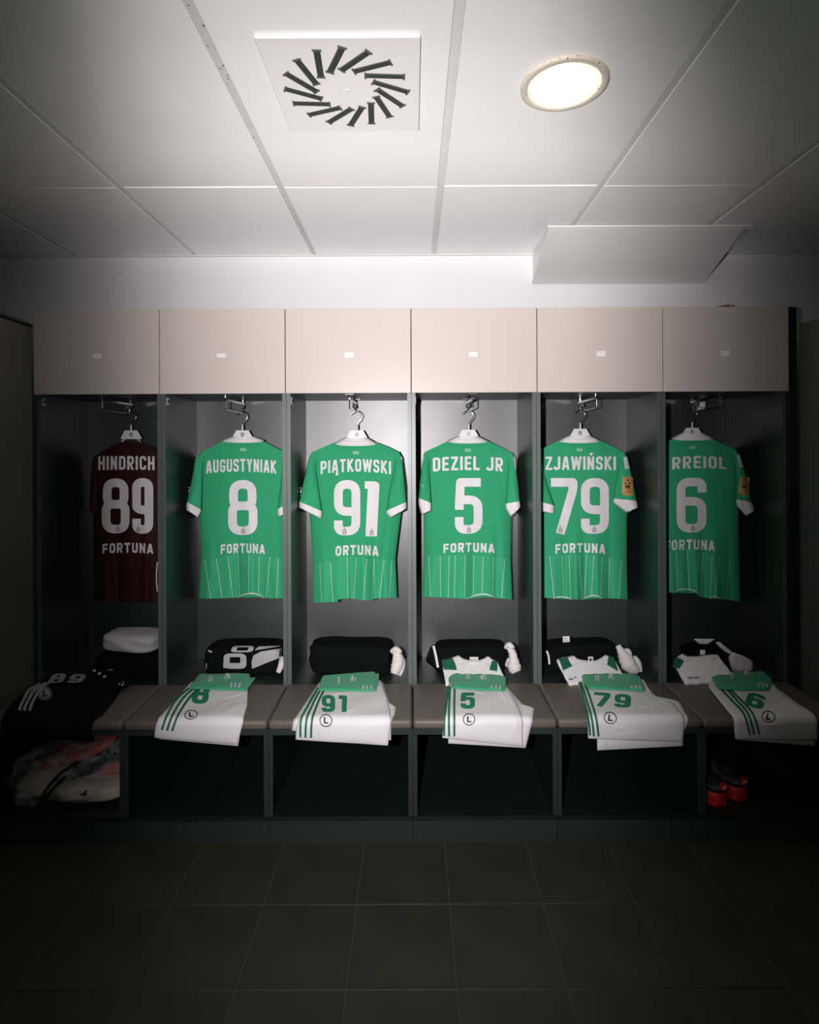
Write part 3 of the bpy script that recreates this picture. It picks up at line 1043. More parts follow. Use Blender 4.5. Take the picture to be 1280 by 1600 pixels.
    # sleeves
    for (outer, inner, cuffo, cuffi, side, bul) in sleeves:
        def sl(t, a, o_, i_):
            p, q = poly_at(o_, t), poly_at(i_, t)
            return lerp(p[0], q[0], a), lerp(p[1], q[1], a)

        def sd(a, t, front):
            prof = max(0.0, 1 - abs(2 * a - 1) ** 2.4) ** 0.55
            b_ = bul * (0.25 + 0.75 * smooth(t * 1.6))
            wr = 0.003 * math.sin(a * 9 + t * 6) * prof * t
            return j.d0 - 0.024 * smooth(t * 2.5) - 0.034 * t * t - ((b_ * prof + wr) if front else -b_ * 0.7 * prof)
        rows = []
        for n in range(25):
            t = n / 24
            ring = []
            for i in range(21):
                ring.append(at(*sl(t, i / 20, outer, inner), sd(i / 20, t, True)))
            for i in range(19, 0, -1):
                ring.append(at(*sl(t, i / 20, outer, inner), sd(i / 20, t, False)))
            rows.append(ring)
        so = MB().grid(rows, True).build('sleeve', M[fabric], J, smooth=True)
        rows = []
        for n in range(7):
            t = n / 6
            ring = []
            for i in range(21):
                a = i / 20
                x, y = sl(t, a, cuffo, cuffi)
                x0_, y0_ = sl(0, a, cuffo, cuffi)
                ring.append(at(x, y, sd(a, 1, True) - 0.003))
            for i in range(19, 0, -1):
                a = i / 20
                x, y = sl(t, a, cuffo, cuffi)
                ring.append(at(x, y - 4.0 * t * math.sin(math.pi * a), sd(a, 1, False) + 0.003))
            rows.append(ring)
        rows.append([r + Vector((0, 0, 0.006)) for r in rows[-1]])
        MB().grid(rows, True).build('cuff', M[cuff], so, smooth=True)

        def ss(x, y, o_=outer, i_=inner):
            # pixel on the sleeve -> surface point, found from the nearest (t, a)
            ya, yb_ = min(o_[0][1], i_[0][1]), max(o_[-1][1], i_[-1][1])
            t = max(0, min(1, (y - ya) / (yb_ - ya)))
            p, q = poly_at(o_, t), poly_at(i_, t)
            a = max(0, min(1, (x - p[0]) / ((q[0] - p[0]) or 1e-6)))
            return at(x, y, sd(a, t, True) - 0.004)
        if stripes:
            mb = MB()
            for e in range(3 if side == 'R' and badge else 1):
                pts = []
                for i in range(8):
                    t = 0.12 + 0.24 * i / 7
                    p = poly_at(outer, t)
                    q = poly_at(inner, t)
                    a = 0.06 + 0.15 * e
                    pts.append((lerp(p[0], q[0], a), lerp(p[1], q[1], a)))
                strip(mb, pts, False, 1.0, ss, 4, 1)
            mb.build('shoulder_stripes', M['print'], so)
        if side == 'L' and sleevebox:
            bx0, by0, bx1, by1 = sleevebox
            mb = MB()
            strip(mb, [(bx0, by0), (bx1, by0 + 1)], False, 0.4, ss, 3, 1)
            strip(mb, [(bx0, by1), (bx1, by1 + 1)], False, 0.4, ss, 3, 1)
            lettering(mb, 'OK', (bx0 + 0.5, by0 + 3, bx1 - 0.5, by1 - 3), ss, step=3, across=1)
            mb.build('sleeve_print', M['print'], so)
        if side == 'R' and badge:
            bp = badge
            mb = MB()
            R_ = [[ss(lerp(lerp(bp[0][0], bp[1][0], u / 6), lerp(bp[3][0], bp[2][0], u / 6), v_ / 6), lerp(lerp(bp[0][1], bp[1][1], u / 6), lerp(bp[3][1], bp[2][1], u / 6), v_ / 6)) for u in range(7)] for v_ in range(7)]
            mb.grid(R_)
            bd = mb.build('gold_badge', M['gold'], so)
            cx = sum(p[0] for p in bp) / 4
            cy = sum(p[1] for p in bp) / 4
            s3 = lambda a, b: ss(a, b) - Vector((0, 0.0012, 0))
            mb = MB()
            patch(mb, ring_pts(cx + .4, cy - 9.4, 1.5, 1.5, 8), s3)
            patch(mb, [(cx - 4, cy - 6), (cx + 4.4, cy - 6.4), (cx + 4.4, cy - 3.4), (cx - 4, cy - 3)], s3)
            for e in (-3.4, -0.9, 1.6):
                patch(mb, [(cx + e, cy - 1.8), (cx + e + 2.0, cy - 2), (cx + e + 1.8, cy + 3.6), (cx + e, cy + 3.4)], s3)
            mb.build('badge_mark', M['ink'], bd)
            mb = MB()
            for e in (-4.4, -0.8, 1.6, 4.0):
                patch(mb, [(cx + e, cy + 8), (cx + e + 1.7, cy + 8.2), (cx + e + 1.7, cy + 10.4), (cx + e, cy + 10.2)], s3)
            mb.build('badge_text', M['orange'], bd)
    if extra:
        extra(J, j)
    return J


def hanger(label, hx, yb, dtop=0.0):
    """white plastic hanger with chrome hook; hx is the stem, yb the top of the neck block"""
    d = JD - 0.002
    o = at(hx, yb, d)
    Hg = thing('coat_hanger', label, 'hanger', (o.x, d, o.z), 'white plastic hangers')
    mb = MB()
    pts = [(hx - 10, yb), (hx + 9.5, yb), (hx + 16.5, yb + 12), (hx + 16, yb + 13.5), (hx - 16, yb + 13.5), (hx - 16.5, yb + 12)]
    mb.prism(pts, lambda a, b, h: at(a, b, h), d - 0.016, d + 0.012)
    mb.build('neck_block', M['hangw'], Hg)
    # arms inside the jersey
    mb = MB()
    for s in (-1, 1):
        mb.tube([at(hx + s * 8, yb + 11, d + 0.008), at(hx + s * 30, yb + 35, d + 0.008), at(hx + s * 48, yb + 48, d + 0.008)], [0.004, 0.004, 0.004], 8)
        mb.build('arm', M['hangw'], Hg, smooth=True)
        mb = MB()
    zt = 1.6868   # rests on the wire loop
    off = [(-10.5, 6.0), (-6, 1.9), (-2.5, 0.2), (1.5, 0.4), (5.6, 3.2), (7.3, 7.4), (5.6, 13.2), (0.6, 19.0), (0, 22), (0, 30)]
    rz = (CZ + 0) - zt
    ytop = PY + rz / d * F - (hx - PX) * SR
    k = (yb + 1 - ytop) / 30
    pp = curve_pts([(hx + a, ytop + b * k) for a, b in off], 5)
    mb.tube([at(a, b, d - 0.002) for a, b in pp], 0.0021, 8)
    hk = mb.build('hook', M['chrome'], Hg, smooth=True)
    mb = MB()
    mb.tube([at(hx, yb - 9, d - 0.002), at(hx, yb + 2, d - 0.002)], 0.0042, 10)
    mb.build('hook_sleeve', M['hangw'], hk, smooth=True)
    mb = MB()
    s3 = lambda a, b: at(a, b, d - 0.0166)
    strip(mb, ring_pts(hx - .3, yb + 6.6, 2.2, 3.2, 14), True, 0.5, s3, 2, 1)
    strip(mb, [(hx - 1.4, yb + 5), (hx + 1.2, yb + 6.2), (hx - 1, yb + 8)], False, 0.5, s3, 2, 1)
    mb.build('emblem', M['greyprint' if hx > 500 and hx < 800 else 'mark'], Hg)
    return Hg


# ---- number 8
j8 = Jersey([(317, 690), (314, 712), (311, 802), (315, 860), (311, 936)], [(444, 690), (447, 712), (450, 802), (446, 860), (449, 936)],
            [(305, 716), (314, 706), (330, 699), (347, 690), (380, 688), (413, 690), (430, 699), (446, 706), (455, 716)],
            [(305, 935), (330, 935.5), (370, 934), (400, 933), (425, 935), (450, 935)],
            folds=[(0.10, 0.06, 0.010, .5, 0.02), (0.42, 0.05, -0.012, .55, -.01), (0.60, 0.07, 0.016, .45, .02), (0.80, 0.05, -0.012, .5, 0), (0.92, .04, .008, .5, 0)],
            lifts=[(370, 413, 7)])
jersey('green jersey with white collar and a single number eight, name spread wide across the back', j8, [(305, 876), (330, 873), (360, 868), (380, 864), (410, 868), (450, 873)], (380, 681.5, 692, 15, 33),
       [([(316, 705), (306, 716), (299, 752), (292, 784)], [(320, 708), (317, 730), (316, 765), (315, 797)], [(292, 784), (291, 790), (291.5, 797)], [(315, 797), (313, 803), (309, 809)], 'L', 0.022),
        ([(446, 706), (451, 716), (453, 750), (453, 786)], [(440, 709), (441, 735), (437, 770), (434, 795)], [(453, 786), (453, 790), (453, 800)], [(434, 795), (433, 800), (435, 808)], 'R', 0.02)],
       ('AUGUSTYNIAK', (322, 717, 432, 737), 3.0), [('8', (356.5, 750, 402.5, 836))], ('FORTUNA', (345, 849, 414, 864)),
       pins=[(320, 329), (338, 347), (356, 364), (372, 374), (389, 388.5), (405, 404), (422, 416), (435, 432)], sleevebox=(294.5, 762, 303, 775), crest=[(380, 829)], hanger_x=379)
hanger('white hanger holding the jersey numbered eight', 379, 672.5)

# ---- number 91
j91 = Jersey([(492, 690), (488, 712), (484, 803), (489, 878), (489, 942)], [(621, 690), (624, 712), (627, 800), (618, 872), (620.5, 935)],
             [(478, 716), (489, 706), (505, 699), (523, 691), (557, 689), (588, 691), (606, 698), (624, 707), (634, 716)],
             [(480, 942.5), (489, 942), (528, 940.5), (529, 936.5), (548, 935), (565, 937.5), (580, 938), (590, 935), (621, 934), (630, 934)],
             folds=[(0.12, 0.05, 0.008, .5, 0), (0.47, 0.05, -0.010, .5, 0), (0.62, 0.05, 0.012, .5, 0.02), (0.74, 0.035, -0.014, .55, 0.01), (.88, .05, .008, .5, 0), (.80, .03, -.008, .1, -.12)],
             steps=[(0.30, 0.022, 0.60, 0.02)])
jersey('green jersey with white collar and the number ninety-one, sleeves spread', j91, [(480, 880), (489, 879), (528, 877), (530, 871), (545, 869), (575, 872), (620, 876)], (556, 683, 697, 16, 33),
       [([(490, 705), (484, 712), (475, 748), (467.6, 783.5)], [(495, 709), (494, 735), (499, 770), (503.5, 799)], [(467.6, 783.5), (467.4, 788), (467.4, 793.5)], [(503.5, 799), (503.5, 805), (502, 811)], 'L', 0.026),
        ([(623, 705), (628, 714), (632, 748), (635.5, 784)], [(618, 709), (615, 735), (608, 770), (604, 798)], [(635.5, 784), (635.8, 790), (635.8, 795)], [(604, 798), (604, 803), (610, 809.5)], 'R', 0.024)],
       ('PIĄTKOWSKI', (501, 717, 611, 737), 4.0), [('9', (522, 750, 563, 836.5)), ('1', (570, 752, 593, 838))], ('ORTUNA', (524.5, 851.5, 591.5, 867)),
       pins=[(500, 502.5), (516, 520.5), (542.5, 543.5), (557, 553), (573, 567.5), (585, 582), (600, 593), (612, 609)], sleevebox=(469, 762.5, 477, 774), crest=[(538.5, 830), (581, 831.5)], hanger_x=558)
hanger('white hanger holding the jersey numbered ninety-one', 558, 672.5)

# ---- number 5
j5 = Jersey([(667, 690), (664, 712), (662, 803), (663, 870), (659.6, 934)], [(797, 690), (800.5, 712), (799, 814), (798, 875), (800.4, 938)],
            [(655, 716), (664, 706), (682, 698), (700, 689), (731, 687), (762, 689), (781, 698), (800, 708), (810, 716)],
            [(655, 932), (662, 932.5), (690, 933.5), (730, 936), (760, 933), (775, 934), (801, 937), (810, 937)],
            folds=[(0.10, 0.05, 0.008, .5, 0), (0.27, 0.06, -0.009, .5, 0), (0.45, 0.06, 0.009, .5, 0.01), (0.58, 0.05, -0.008, .55, 0), (0.83, .04, -.013, .5, -.02), (.92, .04, .007, .4, 0)],
            lifts=[(728, 775, 6)])
jersey('green jersey with white collar and a single number five', j5, [(655, 869), (690, 868), (730, 866), (770, 869), (801, 875)], (731, 681, 693, 15, 31.5),
       [([(665, 705), (661, 712), (657, 745), (654, 778)], [(672, 709), (671, 735), (673, 765), (674, 786)], [(654, 778), (654, 788), (658.5, 805)], [(674, 786), (674.5, 791), (674, 798)], 'L', 0.022),
        ([(799, 706), (804, 714), (809, 748), (812.7, 783)], [(794, 710), (794, 735), (792, 765), (790, 787)], [(812.7, 783), (813.3, 788), (813.4, 793.5)], [(790, 787), (790.5, 795), (798, 808)], 'R', 0.022)],
       ('DEZIEL JR', (676.5, 713, 786, 734.5), 2.5), [('5', (711, 747, 754, 834))], ('FORTUNA', (693, 848, 773, 862.5)),
       pins=[(670, 673), (688, 688.5), (702, 701), (711.5, 710), (727, 726), (740.5, 739.5), (755, 753.5), (771, 770), (789, 783.5)], sleevebox=(655.5, 757, 661.5, 768), crest=[(733, 827.5)], hanger_x=732.5)
hanger('white hanger holding the jersey numbered five', 732.5, 671.5)

# ---- number 79
j79 = Jersey([(841, 690), (838, 712), (840, 803), (842, 870), (843, 934)], [(973, 690), (976.5, 712), (980, 802), (979.5, 875), (981, 936)],
             [(830, 716), (838, 706), (856, 697), (874, 688), (906, 686), (937, 688), (956, 697), (976, 707), (986, 716)],
             [(835, 934), (853, 934), (880, 936), (910, 937), (930, 935.5), (950, 935), (981, 936), (990, 936)],
             folds=[(0.16, 0.05, 0.008, .5, 0), (0.30, 0.04, -0.010, .5, 0), (0.42, 0.04, 0.014, .5, 0.0), (0.52, 0.03, -0.012, .55, 0), (0.66, .05, .012, .5, 0), (.80, .04, -.010, .4, 0), (.92, .04, .007, .5, 0)],
             lifts=[(864, 894, 4), (910, 942, 6)])
jersey('green jersey with the number seventy-nine and a gold badge on its sleeve', j79, [(835, 868), (870, 868), (910, 865), (945, 870), (981, 876)], (905.5, 680, 692.5, 15, 32),
       [([(839, 705), (836, 712), (836, 745), (837, 782)], [(845, 709), (850, 740), (859, 768), (866.5, 790)], [(837, 782), (837, 788), (838, 798)], [(866.5, 790), (866.5, 796), (866, 803)], 'L', 0.02),
        ([(975, 705), (980, 714), (989, 748), (995, 782.5)], [(968, 709), (966, 735), (961, 760), (959, 779)], [(995, 782.5), (996.5, 788), (997, 793.5)], [(959, 779), (958.5, 786), (980, 802)], 'R', 0.026)],
       ('ZJAWIŃSKI', (852.5, 713, 962.5, 734), 0.5), [('7', (861, 747, 901.5, 834)), ('9', (908, 747, 951.5, 834))], ('FORTUNA', (868, 848.5, 946, 863.5)),
       pins=[(859, 866), (878, 881), (889.5, 891.5), (905, 910), (917, 913), (928, 924.5), (941, 938.5), (953, 951), (971, 967.5)],
       badge=[(973, 745), (989.5, 745.5), (988.5, 775.5), (971.8, 772.5)], crest=[(875.5, 827), (929, 827)], hanger_x=907)
hanger('white hanger holding the jersey numbered seventy-nine', 907, 670)

# ---- number 6
j6 = Jersey([(1022, 690), (1019, 712), (1020, 803), (1022, 870), (1024, 928)], [(1147, 690), (1150.5, 706), (1154.5, 806), (1155, 870), (1157, 941)],
            [(1010, 714), (1019, 704), (1034, 697), (1050, 686), (1082, 683), (1113, 685), (1130, 694), (1150, 702), (1160, 712)],
            [(1015, 925), (1050, 926), (1090, 927), (1093, 932), (1108, 935), (1130, 936), (1157, 940), (1165, 940)],
            folds=[(0.20, 0.05, 0.008, .5, 0), (0.40, 0.04, -0.010, .5, 0), (0.58, 0.05, -0.012, .4, 0.01), (0.72, .05, .012, .5, 0), (.88, .04, -.008, .4, 0)],
            steps=[(0.52, 0.018, 0.55, 0.02)], lifts=[(1052, 1092, 7), (1108, 1128, 4)])
jersey('dim green jersey with the number six and a gold badge on its sleeve', j6, [(1015, 862), (1050, 860), (1080, 859), (1110, 866), (1157, 876)], (1082, 676, 688.5, 15, 32),
       [([(1020, 703), (1018.5, 711), (1018.5, 740), (1019, 775)], [(1027, 706), (1030, 735), (1036, 765), (1040, 786)], [(1019, 775), (1019, 785), (1020, 795)], [(1040, 786), (1040, 793), (1039, 799)], 'L', 0.018),
        ([(1149, 700), (1156, 712), (1168, 748), (1175, 785)], [(1146, 706), (1150, 735), (1150, 760), (1150.5, 780)], [(1175, 785), (1178.5, 792), (1178, 800)], [(1150.5, 780), (1150, 789), (1166, 807)], 'R', 0.024)],
       ('RREIOL', (1050.5, 712.5, 1135, 731.5), 2.0), [('6', (1057.5, 746.5, 1104, 832))], ('FORTUNA', (1039, 843, 1117, 859)),
       pins=[(1037, 1040), (1056.5, 1059.5), (1074, 1077.5), (1091, 1093), (1098, 1095), (1113, 1110), (1124, 1118), (1141, 1135)],
       badge=[(1157.5, 745), (1171.5, 746), (1170.5, 776.5), (1153.5, 772)], crest=[(1083, 825)], hanger_x=1082)
hanger('white hanger holding the jersey numbered six', 1082, 668.5)

# ---- maroon number 89
j89 = Jersey([(150, 690), (147, 712), (146, 803), (147, 870), (146, 940)], [(254, 690), (257, 712), (256, 803), (255, 870), (258, 940)],
             [(138, 722), (148, 712), (165, 702), (186, 691), (205, 689), (222, 691), (240, 700), (257, 712), (266, 722)],
             [(140, 940), (180, 942), (220, 941), (258, 940), (266, 940)],
             folds=[(0.15, 0.06, 0.010, .4, 0), (0.35, 0.05, -0.010, .5, 0), (.75, .06, .012, .5, 0)], steps=[(0.56, 0.012, .2, .02)])


def side_trim(J, j):
    mb = MB()
    strip(mb, [(246, 878), (244.6, 892), (244.4, 908), (246, 924)], False, 0.8, lambda a, b: j.S(a, b, 0.002), 4, 1)
    mb.build('side_trim', M['print'], J)


jersey('maroon jersey with white number eighty-nine hanging in shadow', j89, [(140, 878), (266, 878)], None,
       [([(149, 711), (144, 720), (141, 755), (140, 790)], [(154, 714), (153, 740), (152, 770), (152, 796)], [(140, 790), (140, 795), (141, 800)], [(152, 796), (152, 800), (151, 805)], 'L', 0.02),
        ([(256, 711), (261, 720), (265, 755), (266, 790)], [(251, 714), (252, 740), (251, 770), (250, 796)], [(266, 790), (266, 795), (265, 800)], [(250, 796), (250, 800), (251, 805)], 'R', 0.02)],
       ('HINDRICH', (153.5, 712.5, 241.5, 734), 0.5), [('8', (159, 747.5, 202.5, 833.5)), ('9', (206.5, 747, 239.5, 834))], ('FORTUNA', (160, 848, 239.5, 863.5)),
       fabric='maroon', panel='maroon', cuff='maroon', crest=[(184, 826), (216, 827)], hanger_x=205, extra=side_trim, stripes=False)
hanger('white hanger holding the maroon jersey', 205, 672.5)


# ================================================================== FOLDED KIT ON THE BENCH
RB = 0.0135


def to_s(x, y, h=0.0):
    """pixel -> (X, s) on the unrolled seat surface; s < 0 on top, s > 0 hanging down the front"""
    rx, rz = ray(x, y)
    d = (ZS + h - CZ) / rz if rz < 0 else 99
    if d >= YB + RB:
        return rx * d, -(d - (YB + RB))
    d = YB - h
    z = CZ + rz * d
    s = (RB + h) * math.pi / 2 + (ZS - RB - z)
    if z > ZS - RB:
        # on the rounded edge: solve along the ray
        best = None
        for k in range(31):
            a = math.pi / 2 * k / 30
            dy, dz = YB + RB - (RB + h) * math.sin(a), ZS - RB + (RB + h) * math.cos(a)
            e = abs((CZ + rz * dy) - dz)
            if best is None or e < best[0]:
                best = (e, a, dy)
        return rx * best[2], (RB + h) * best[1]
    return rx * d, s


def from_s(X, s, h):
    if s < 0:
        return Vector((X, YB + RB - s, ZS + h))
    q = (RB + h) * math.pi / 2
    if s < q:
        a = s / (RB + h)
        return Vector((X, YB + RB - (RB + h) * math.sin(a), ZS - RB + (RB + h) * math.cos(a)))
    return Vector((X, YB - h, ZS - RB - (s - q)))


class Drape:
    """a folded garment lying over the seat edge, outline given by its left and right edges in the photograph"""
    def __init__(s, left, right, H, wr=0.002, seed=0, h0=0.001):
        s.H, s.wr, s.h0 = H, wr, h0
        s.hm = H
        s.l = [to_s(x, y, H) for x, y in left]
        s.r = [to_s(x, y, H) for x, y in right]
        rnd = random.Random(seed)
        s.k = [(rnd.uniform(6, 34), rnd.uniform(6, 40), rnd.uniform(0, 6.3), rnd.uniform(.3, 1)) for _ in range(6)]
        s.creases = []

    def h(s, X, t):
        v = 0
        for a, b, c, w_ in s.k:
            v += w_ * math.sin(a * X + b * t + c)
        h = s.H + s.wr * v / 2.5
        for (x0, t0, x1, t1, wd, amp) in s.creases:
            dx, dt = x1 - x0, t1 - t0
            L = math.hypot(dx, dt)
            al = max(0, min(1, ((X - x0) * dx + (t - t0) * dt) / L / L))
            e = math.hypot(X - x0 - al * dx, t - t0 - al * dt)
            h += amp * math.exp(-(e / wd) ** 2) * math.sin(math.pi * min(1, al + .15))
        return h

    def crease(s, x0, y0, x1, y1, wd=0.006, amp=0.003):
        a, b = to_s(x0, y0, s.H), to_s(x1, y1, s.H)
        s.creases.append((*a, *b, wd, amp))
        return s

    def surf(s, x, y, lift=0.0012):
        X, t = to_s(x, y, s.H)
        return from_s(X, t, s.h(X, t) + lift)

    def mesh(s, nu=44, nv=60, edge=0.10):
        top, bot = [], []
        for j in range(nv + 1):
            v = j / nv
            a, b = poly_at(s.l, v), poly_at(s.r, v)
            r1, r2 = [], []
            for i in range(nu + 1):
                u = i / nu
                X, t = lerp(a[0], b[0], u), lerp(a[1], b[1], u)
                e = min(u, 1 - u, v * 1.2, (1 - v) * 1.2)
                f = min(1.0, e / edge)
                f = 0.25 + 0.75 * math.sqrt(max(0.0, 1 - (1 - f) ** 2))
                hh = s.h0 + (s.h(X, t) - s.h0) * f
                r1.append(from_s(X, t, hh))
                r2.append(from_s(X, t, s.h0))
            top.append(r1)
            bot.append(r2)
        mb = MB()
        mb.grid(top)
        n0 = len(mb.v)
        mb.grid(bot)
        W = nu + 1
        def q(a, b):
            mb.f.append((a, b, b + n0, a + n0))
        for i in range(nu):
            q(i, i + 1)
            q(nv * W + i, nv * W + i + 1)
        for j in range(nv):
            q(j * W, (j + 1) * W)
            q(j * W + nu, (j + 1) * W + nu)
        return mb


def emblem(mb, sm, cx, cy, rx, ry, rot, lrot=0.0):
    strip(mb, ring_pts(cx, cy, rx, ry, 26, rot), True, rx * 0.075, sm, 2, 1)
    c, s_ = math.cos(lrot), math.sin(lrot)
    P = [(-0.30, -0.50), (-0.08, 0.42), (0.45, 0.42)]
    P = [(-0.22, -0.52), (-0.22, 0.42), (0.42, 0.42)]
    strip(mb, [(cx + rx * (a * c - b * s_), cy + ry * (a * s_ + b * c)) for a, b in P], False, rx * 0.13, sm, 2, 1)


def trefoil(mb, cx, cy, r, rot, sm):
    for a in (-0.75, 0, 0.75):
        A = rot + a
        dx, dy = math.sin(A), -math.cos(A)
        nx, ny = -dy, dx
        pts = []
        for k in range(7):
            t = k / 6
            pts.append((cx + dx * r * (0.15 + t) + nx * r * .26 * math.sin(math.pi * t) * -1, cy + dy * r * (0.15 + t) + ny * r * .26 * math.sin(math.pi * t) * -1))
        for k in range(5, 0, -1):
            t = k / 6
            pts.append((cx + dx * r * (0.15 + t) + nx * r * .26 * math.sin(math.pi * t), cy + dy * r * (0.15 + t) + ny * r * .26 * math.sin(math.pi * t)))
        patch(mb, pts, sm)
    for e in (0.15, 0.42):
        dx, dy = math.cos(rot), math.sin(rot)
        ox, oy = cx - math.sin(rot) * r * e * .9, cy + math.cos(rot) * r * e * .9
        strip(mb, [(ox - dx * r * .5, oy - dy * r * .5), (ox + dx * r * .5, oy + dy * r * .5)], False, r * .07, sm, 3, 1)


def shorts(label, top, under, stripes, num, emb, socks, sock_label, creases=(), hems=(), fabric='shorts', pm='sgreen', em='ink', sock_marks=None, sw=1.7, seed=1, num_rot=0.0, shear=0.0, sockm='sock', num_wh=0.58):
    c = at((top[0][0][0] + top[1][0][0]) / 2, 1100, 2.3)
    S_ = thing('shorts', label, 'shorts', (c.x, 2.3, ZS + 0.001), 'folded shorts on the bench')
    low = None
    if under:
        low = Drape(under[0], under[1], 0.008, 0.0012, seed + 50)
        low.mesh(30, 44).build('rear_leg', M[fabric], S_, smooth=True)
    tp = Drape(top[0], top[1], 0.017, 0.0028, seed, h0=0.0095 if under else 0.001)
    for cr in creases:
        tp.crease(*cr)
    tp.mesh().build('front_leg', M[fabric], S_, smooth=True)
    mb = MB()
    for pts in stripes:
        strip(mb, curve_pts(pts, 5), False, sw, tp.surf, 2.5, 2)
    mb.build('side_stripes', M[pm], S_)
    if num:
        mb = MB()
        txt, box = num
        lettering(mb, txt, box, tp.surf, w=num_wh, t=0.21, gap=0.16, step=2, rot=num_rot, shear=shear)
        mb.build('number', M['snum' if pm == 'sgreen' else pm], S_)
    mb = MB()
    if fabric == 'black2':
        strip(mb, ring_pts(emb[0], emb[1], emb[2], emb[3], 26), True, 0.7, tp.surf, 2, 1)
    else:
        emblem(mb, tp.surf, *emb)
    mb.build('emblem', M[em], S_)
    if hems:
        mb = MB()
        for pts in hems:
            mb.tube([tp.surf(x, y, 0.0003) for x, y in curve_pts(pts, 5)], 0.0005, 4)
        mb.build('stitching', M['stitch' if fabric == 'shorts' else 'black'], S_)
    if not socks:
        return S_, tp
    # folded socks lying on the waist of the shorts
    K = thing('socks', sock_label, 'socks', (c.x, 2.45, ZS + 0.02), 'folded football socks on the shorts')
    sk = Drape(socks[0], socks[1], 0.0315, 0.0022, seed + 9, h0=0.0225)
    sk.k = [(a_ * 1.6, b_ * 1.6, c_, d_) for a_, b_, c_, d_ in sk.k]
    sk.mesh(36, 22, 0.16).build('folded_pair', M[sockm], K, smooth=True)
    if len(socks) > 2 and socks[2]:
        fo = Drape(socks[2][0], socks[2][1], 0.028, 0.0015, seed + 19, h0=0.0225)
        fo.mesh(12, 14, 0.2).build('second_sock', M[sockm], K, smooth=True)
    if sock_marks:
        tx, ty, tr_, fx, fy, fr, ticks = sock_marks
        mb = MB()
        trefoil(mb, fx, fy, 6.4, fr, lambda a, b: sk.surf(a, b, 0.002))
        lettering(mb, '19', (tx - 3.5, ty - 4, tx + 3.5, ty - 0.4), lambda a, b: sk.surf(a, b, 0.002), step=3, across=1, rot=tr_)
        lettering(mb, '16', (tx - 3.5, ty + 0.6, tx + 3.5, ty + 4.2), lambda a, b: sk.surf(a, b, 0.002), step=3, across=1, rot=tr_)
        mb.build('logo_knit', M['print'], K)
        mb = MB()
        for (xa, ya, xb, yb_) in ticks:
            strip(mb, [(xa, ya), (xb, yb_)], False, 1.3, lambda a, b: sk.surf(a, b, 0.0012), 2, 1)
        mb.build('cuff_stripes', M['print'], K)
    return S_, tp


# number 8
shorts('white shorts numbered eight, draped slanting left over the seat edge',
       ([(298, 1064), (276, 1089), (245, 1125), (240.5, 1138), (240, 1150)], [(388, 1064), (386.5, 1100), (380, 1125), (374, 1145), (369, 1160)]),
       ([(300, 1068), (250, 1125), (247, 1152)], [(386, 1068), (379, 1126), (371, 1163)]),
       [[(296, 1075), (275, 1095), (261, 1118), (253, 1141)], [(303, 1075.5), (283, 1096), (269, 1119), (261, 1142)], [(311, 1076), (291.5, 1097), (277.5, 1119), (269, 1142.5)]],
       ('8', (301, 1073, 327, 1099)), (298.5, 1116.5, 9.6, 7.2, -0.15, ),
       ([(311, 1051.5), (302, 1062), (295, 1073)], [(390, 1050), (392, 1060), (384, 1076)], ([(384, 1058), (378, 1072)], [(400, 1057), (386, 1076)])),
       'green folded socks on the shorts numbered eight', creases=[(380, 1082, 340, 1093), (375, 1100, 345, 1118), (360, 1095, 335, 1104)],
       hems=[[(244, 1145), (300, 1146), (340, 1147), (371, 1147)], [(300, 1152), (340, 1153), (370, 1151)]],
       sock_marks=(329, 1061, -0.2, 354, 1059, 0.9, [(362.5, 1067, 361, 1074), (368.5, 1067, 367, 1074), (375, 1068, 373.5, 1075)]), seed=1, shear=0.25)
# number 91
shorts('white shorts numbered ninety-one, draped over the seat edge',
       ([(503, 1060), (486, 1087), (470, 1117), (462, 1136), (461.5, 1153)], [(594, 1060), (604, 1085), (610, 1110), (611, 1126), (606, 1162)]),
       ([(499, 1064), (466, 1112), (455.5, 1139)], [(597, 1062), (609, 1096), (619, 1102), (617, 1113), (611, 1128), (611, 1154)]),
       [[(497, 1074), (483, 1101), (471, 1123), (469.5, 1153)], [(500, 1078), (489, 1101), (479.5, 1123), (477.5, 1153.5)], [(506, 1079), (496, 1101), (488, 1124), (486, 1153.5)]],
       ('91', (502.7, 1087, 542.5, 1113)), (509.3, 1126.2, 9.2, 9.2, 0.0),
       ([(504, 1054), (500, 1064), (498, 1076)], [(586, 1047), (590, 1060), (588, 1077)], ([(571, 1053), (572, 1066)], [(593, 1050), (591, 1071)])),
       'green folded socks on the shorts numbered ninety-one', creases=[(520, 1084, 545, 1082), (540, 1112, 556, 1106), (598, 1075, 604, 1100)],
       hems=[[(503, 1139), (530, 1146), (562, 1140)], [(600, 1068), (603, 1085), (608, 1098)]],
       sock_marks=(529.5, 1064, -1.5, 554, 1061.5, -1.4, [(568, 1071, 567, 1078), (574, 1071, 573, 1078), (580.5, 1071, 580, 1078)]), seed=3)
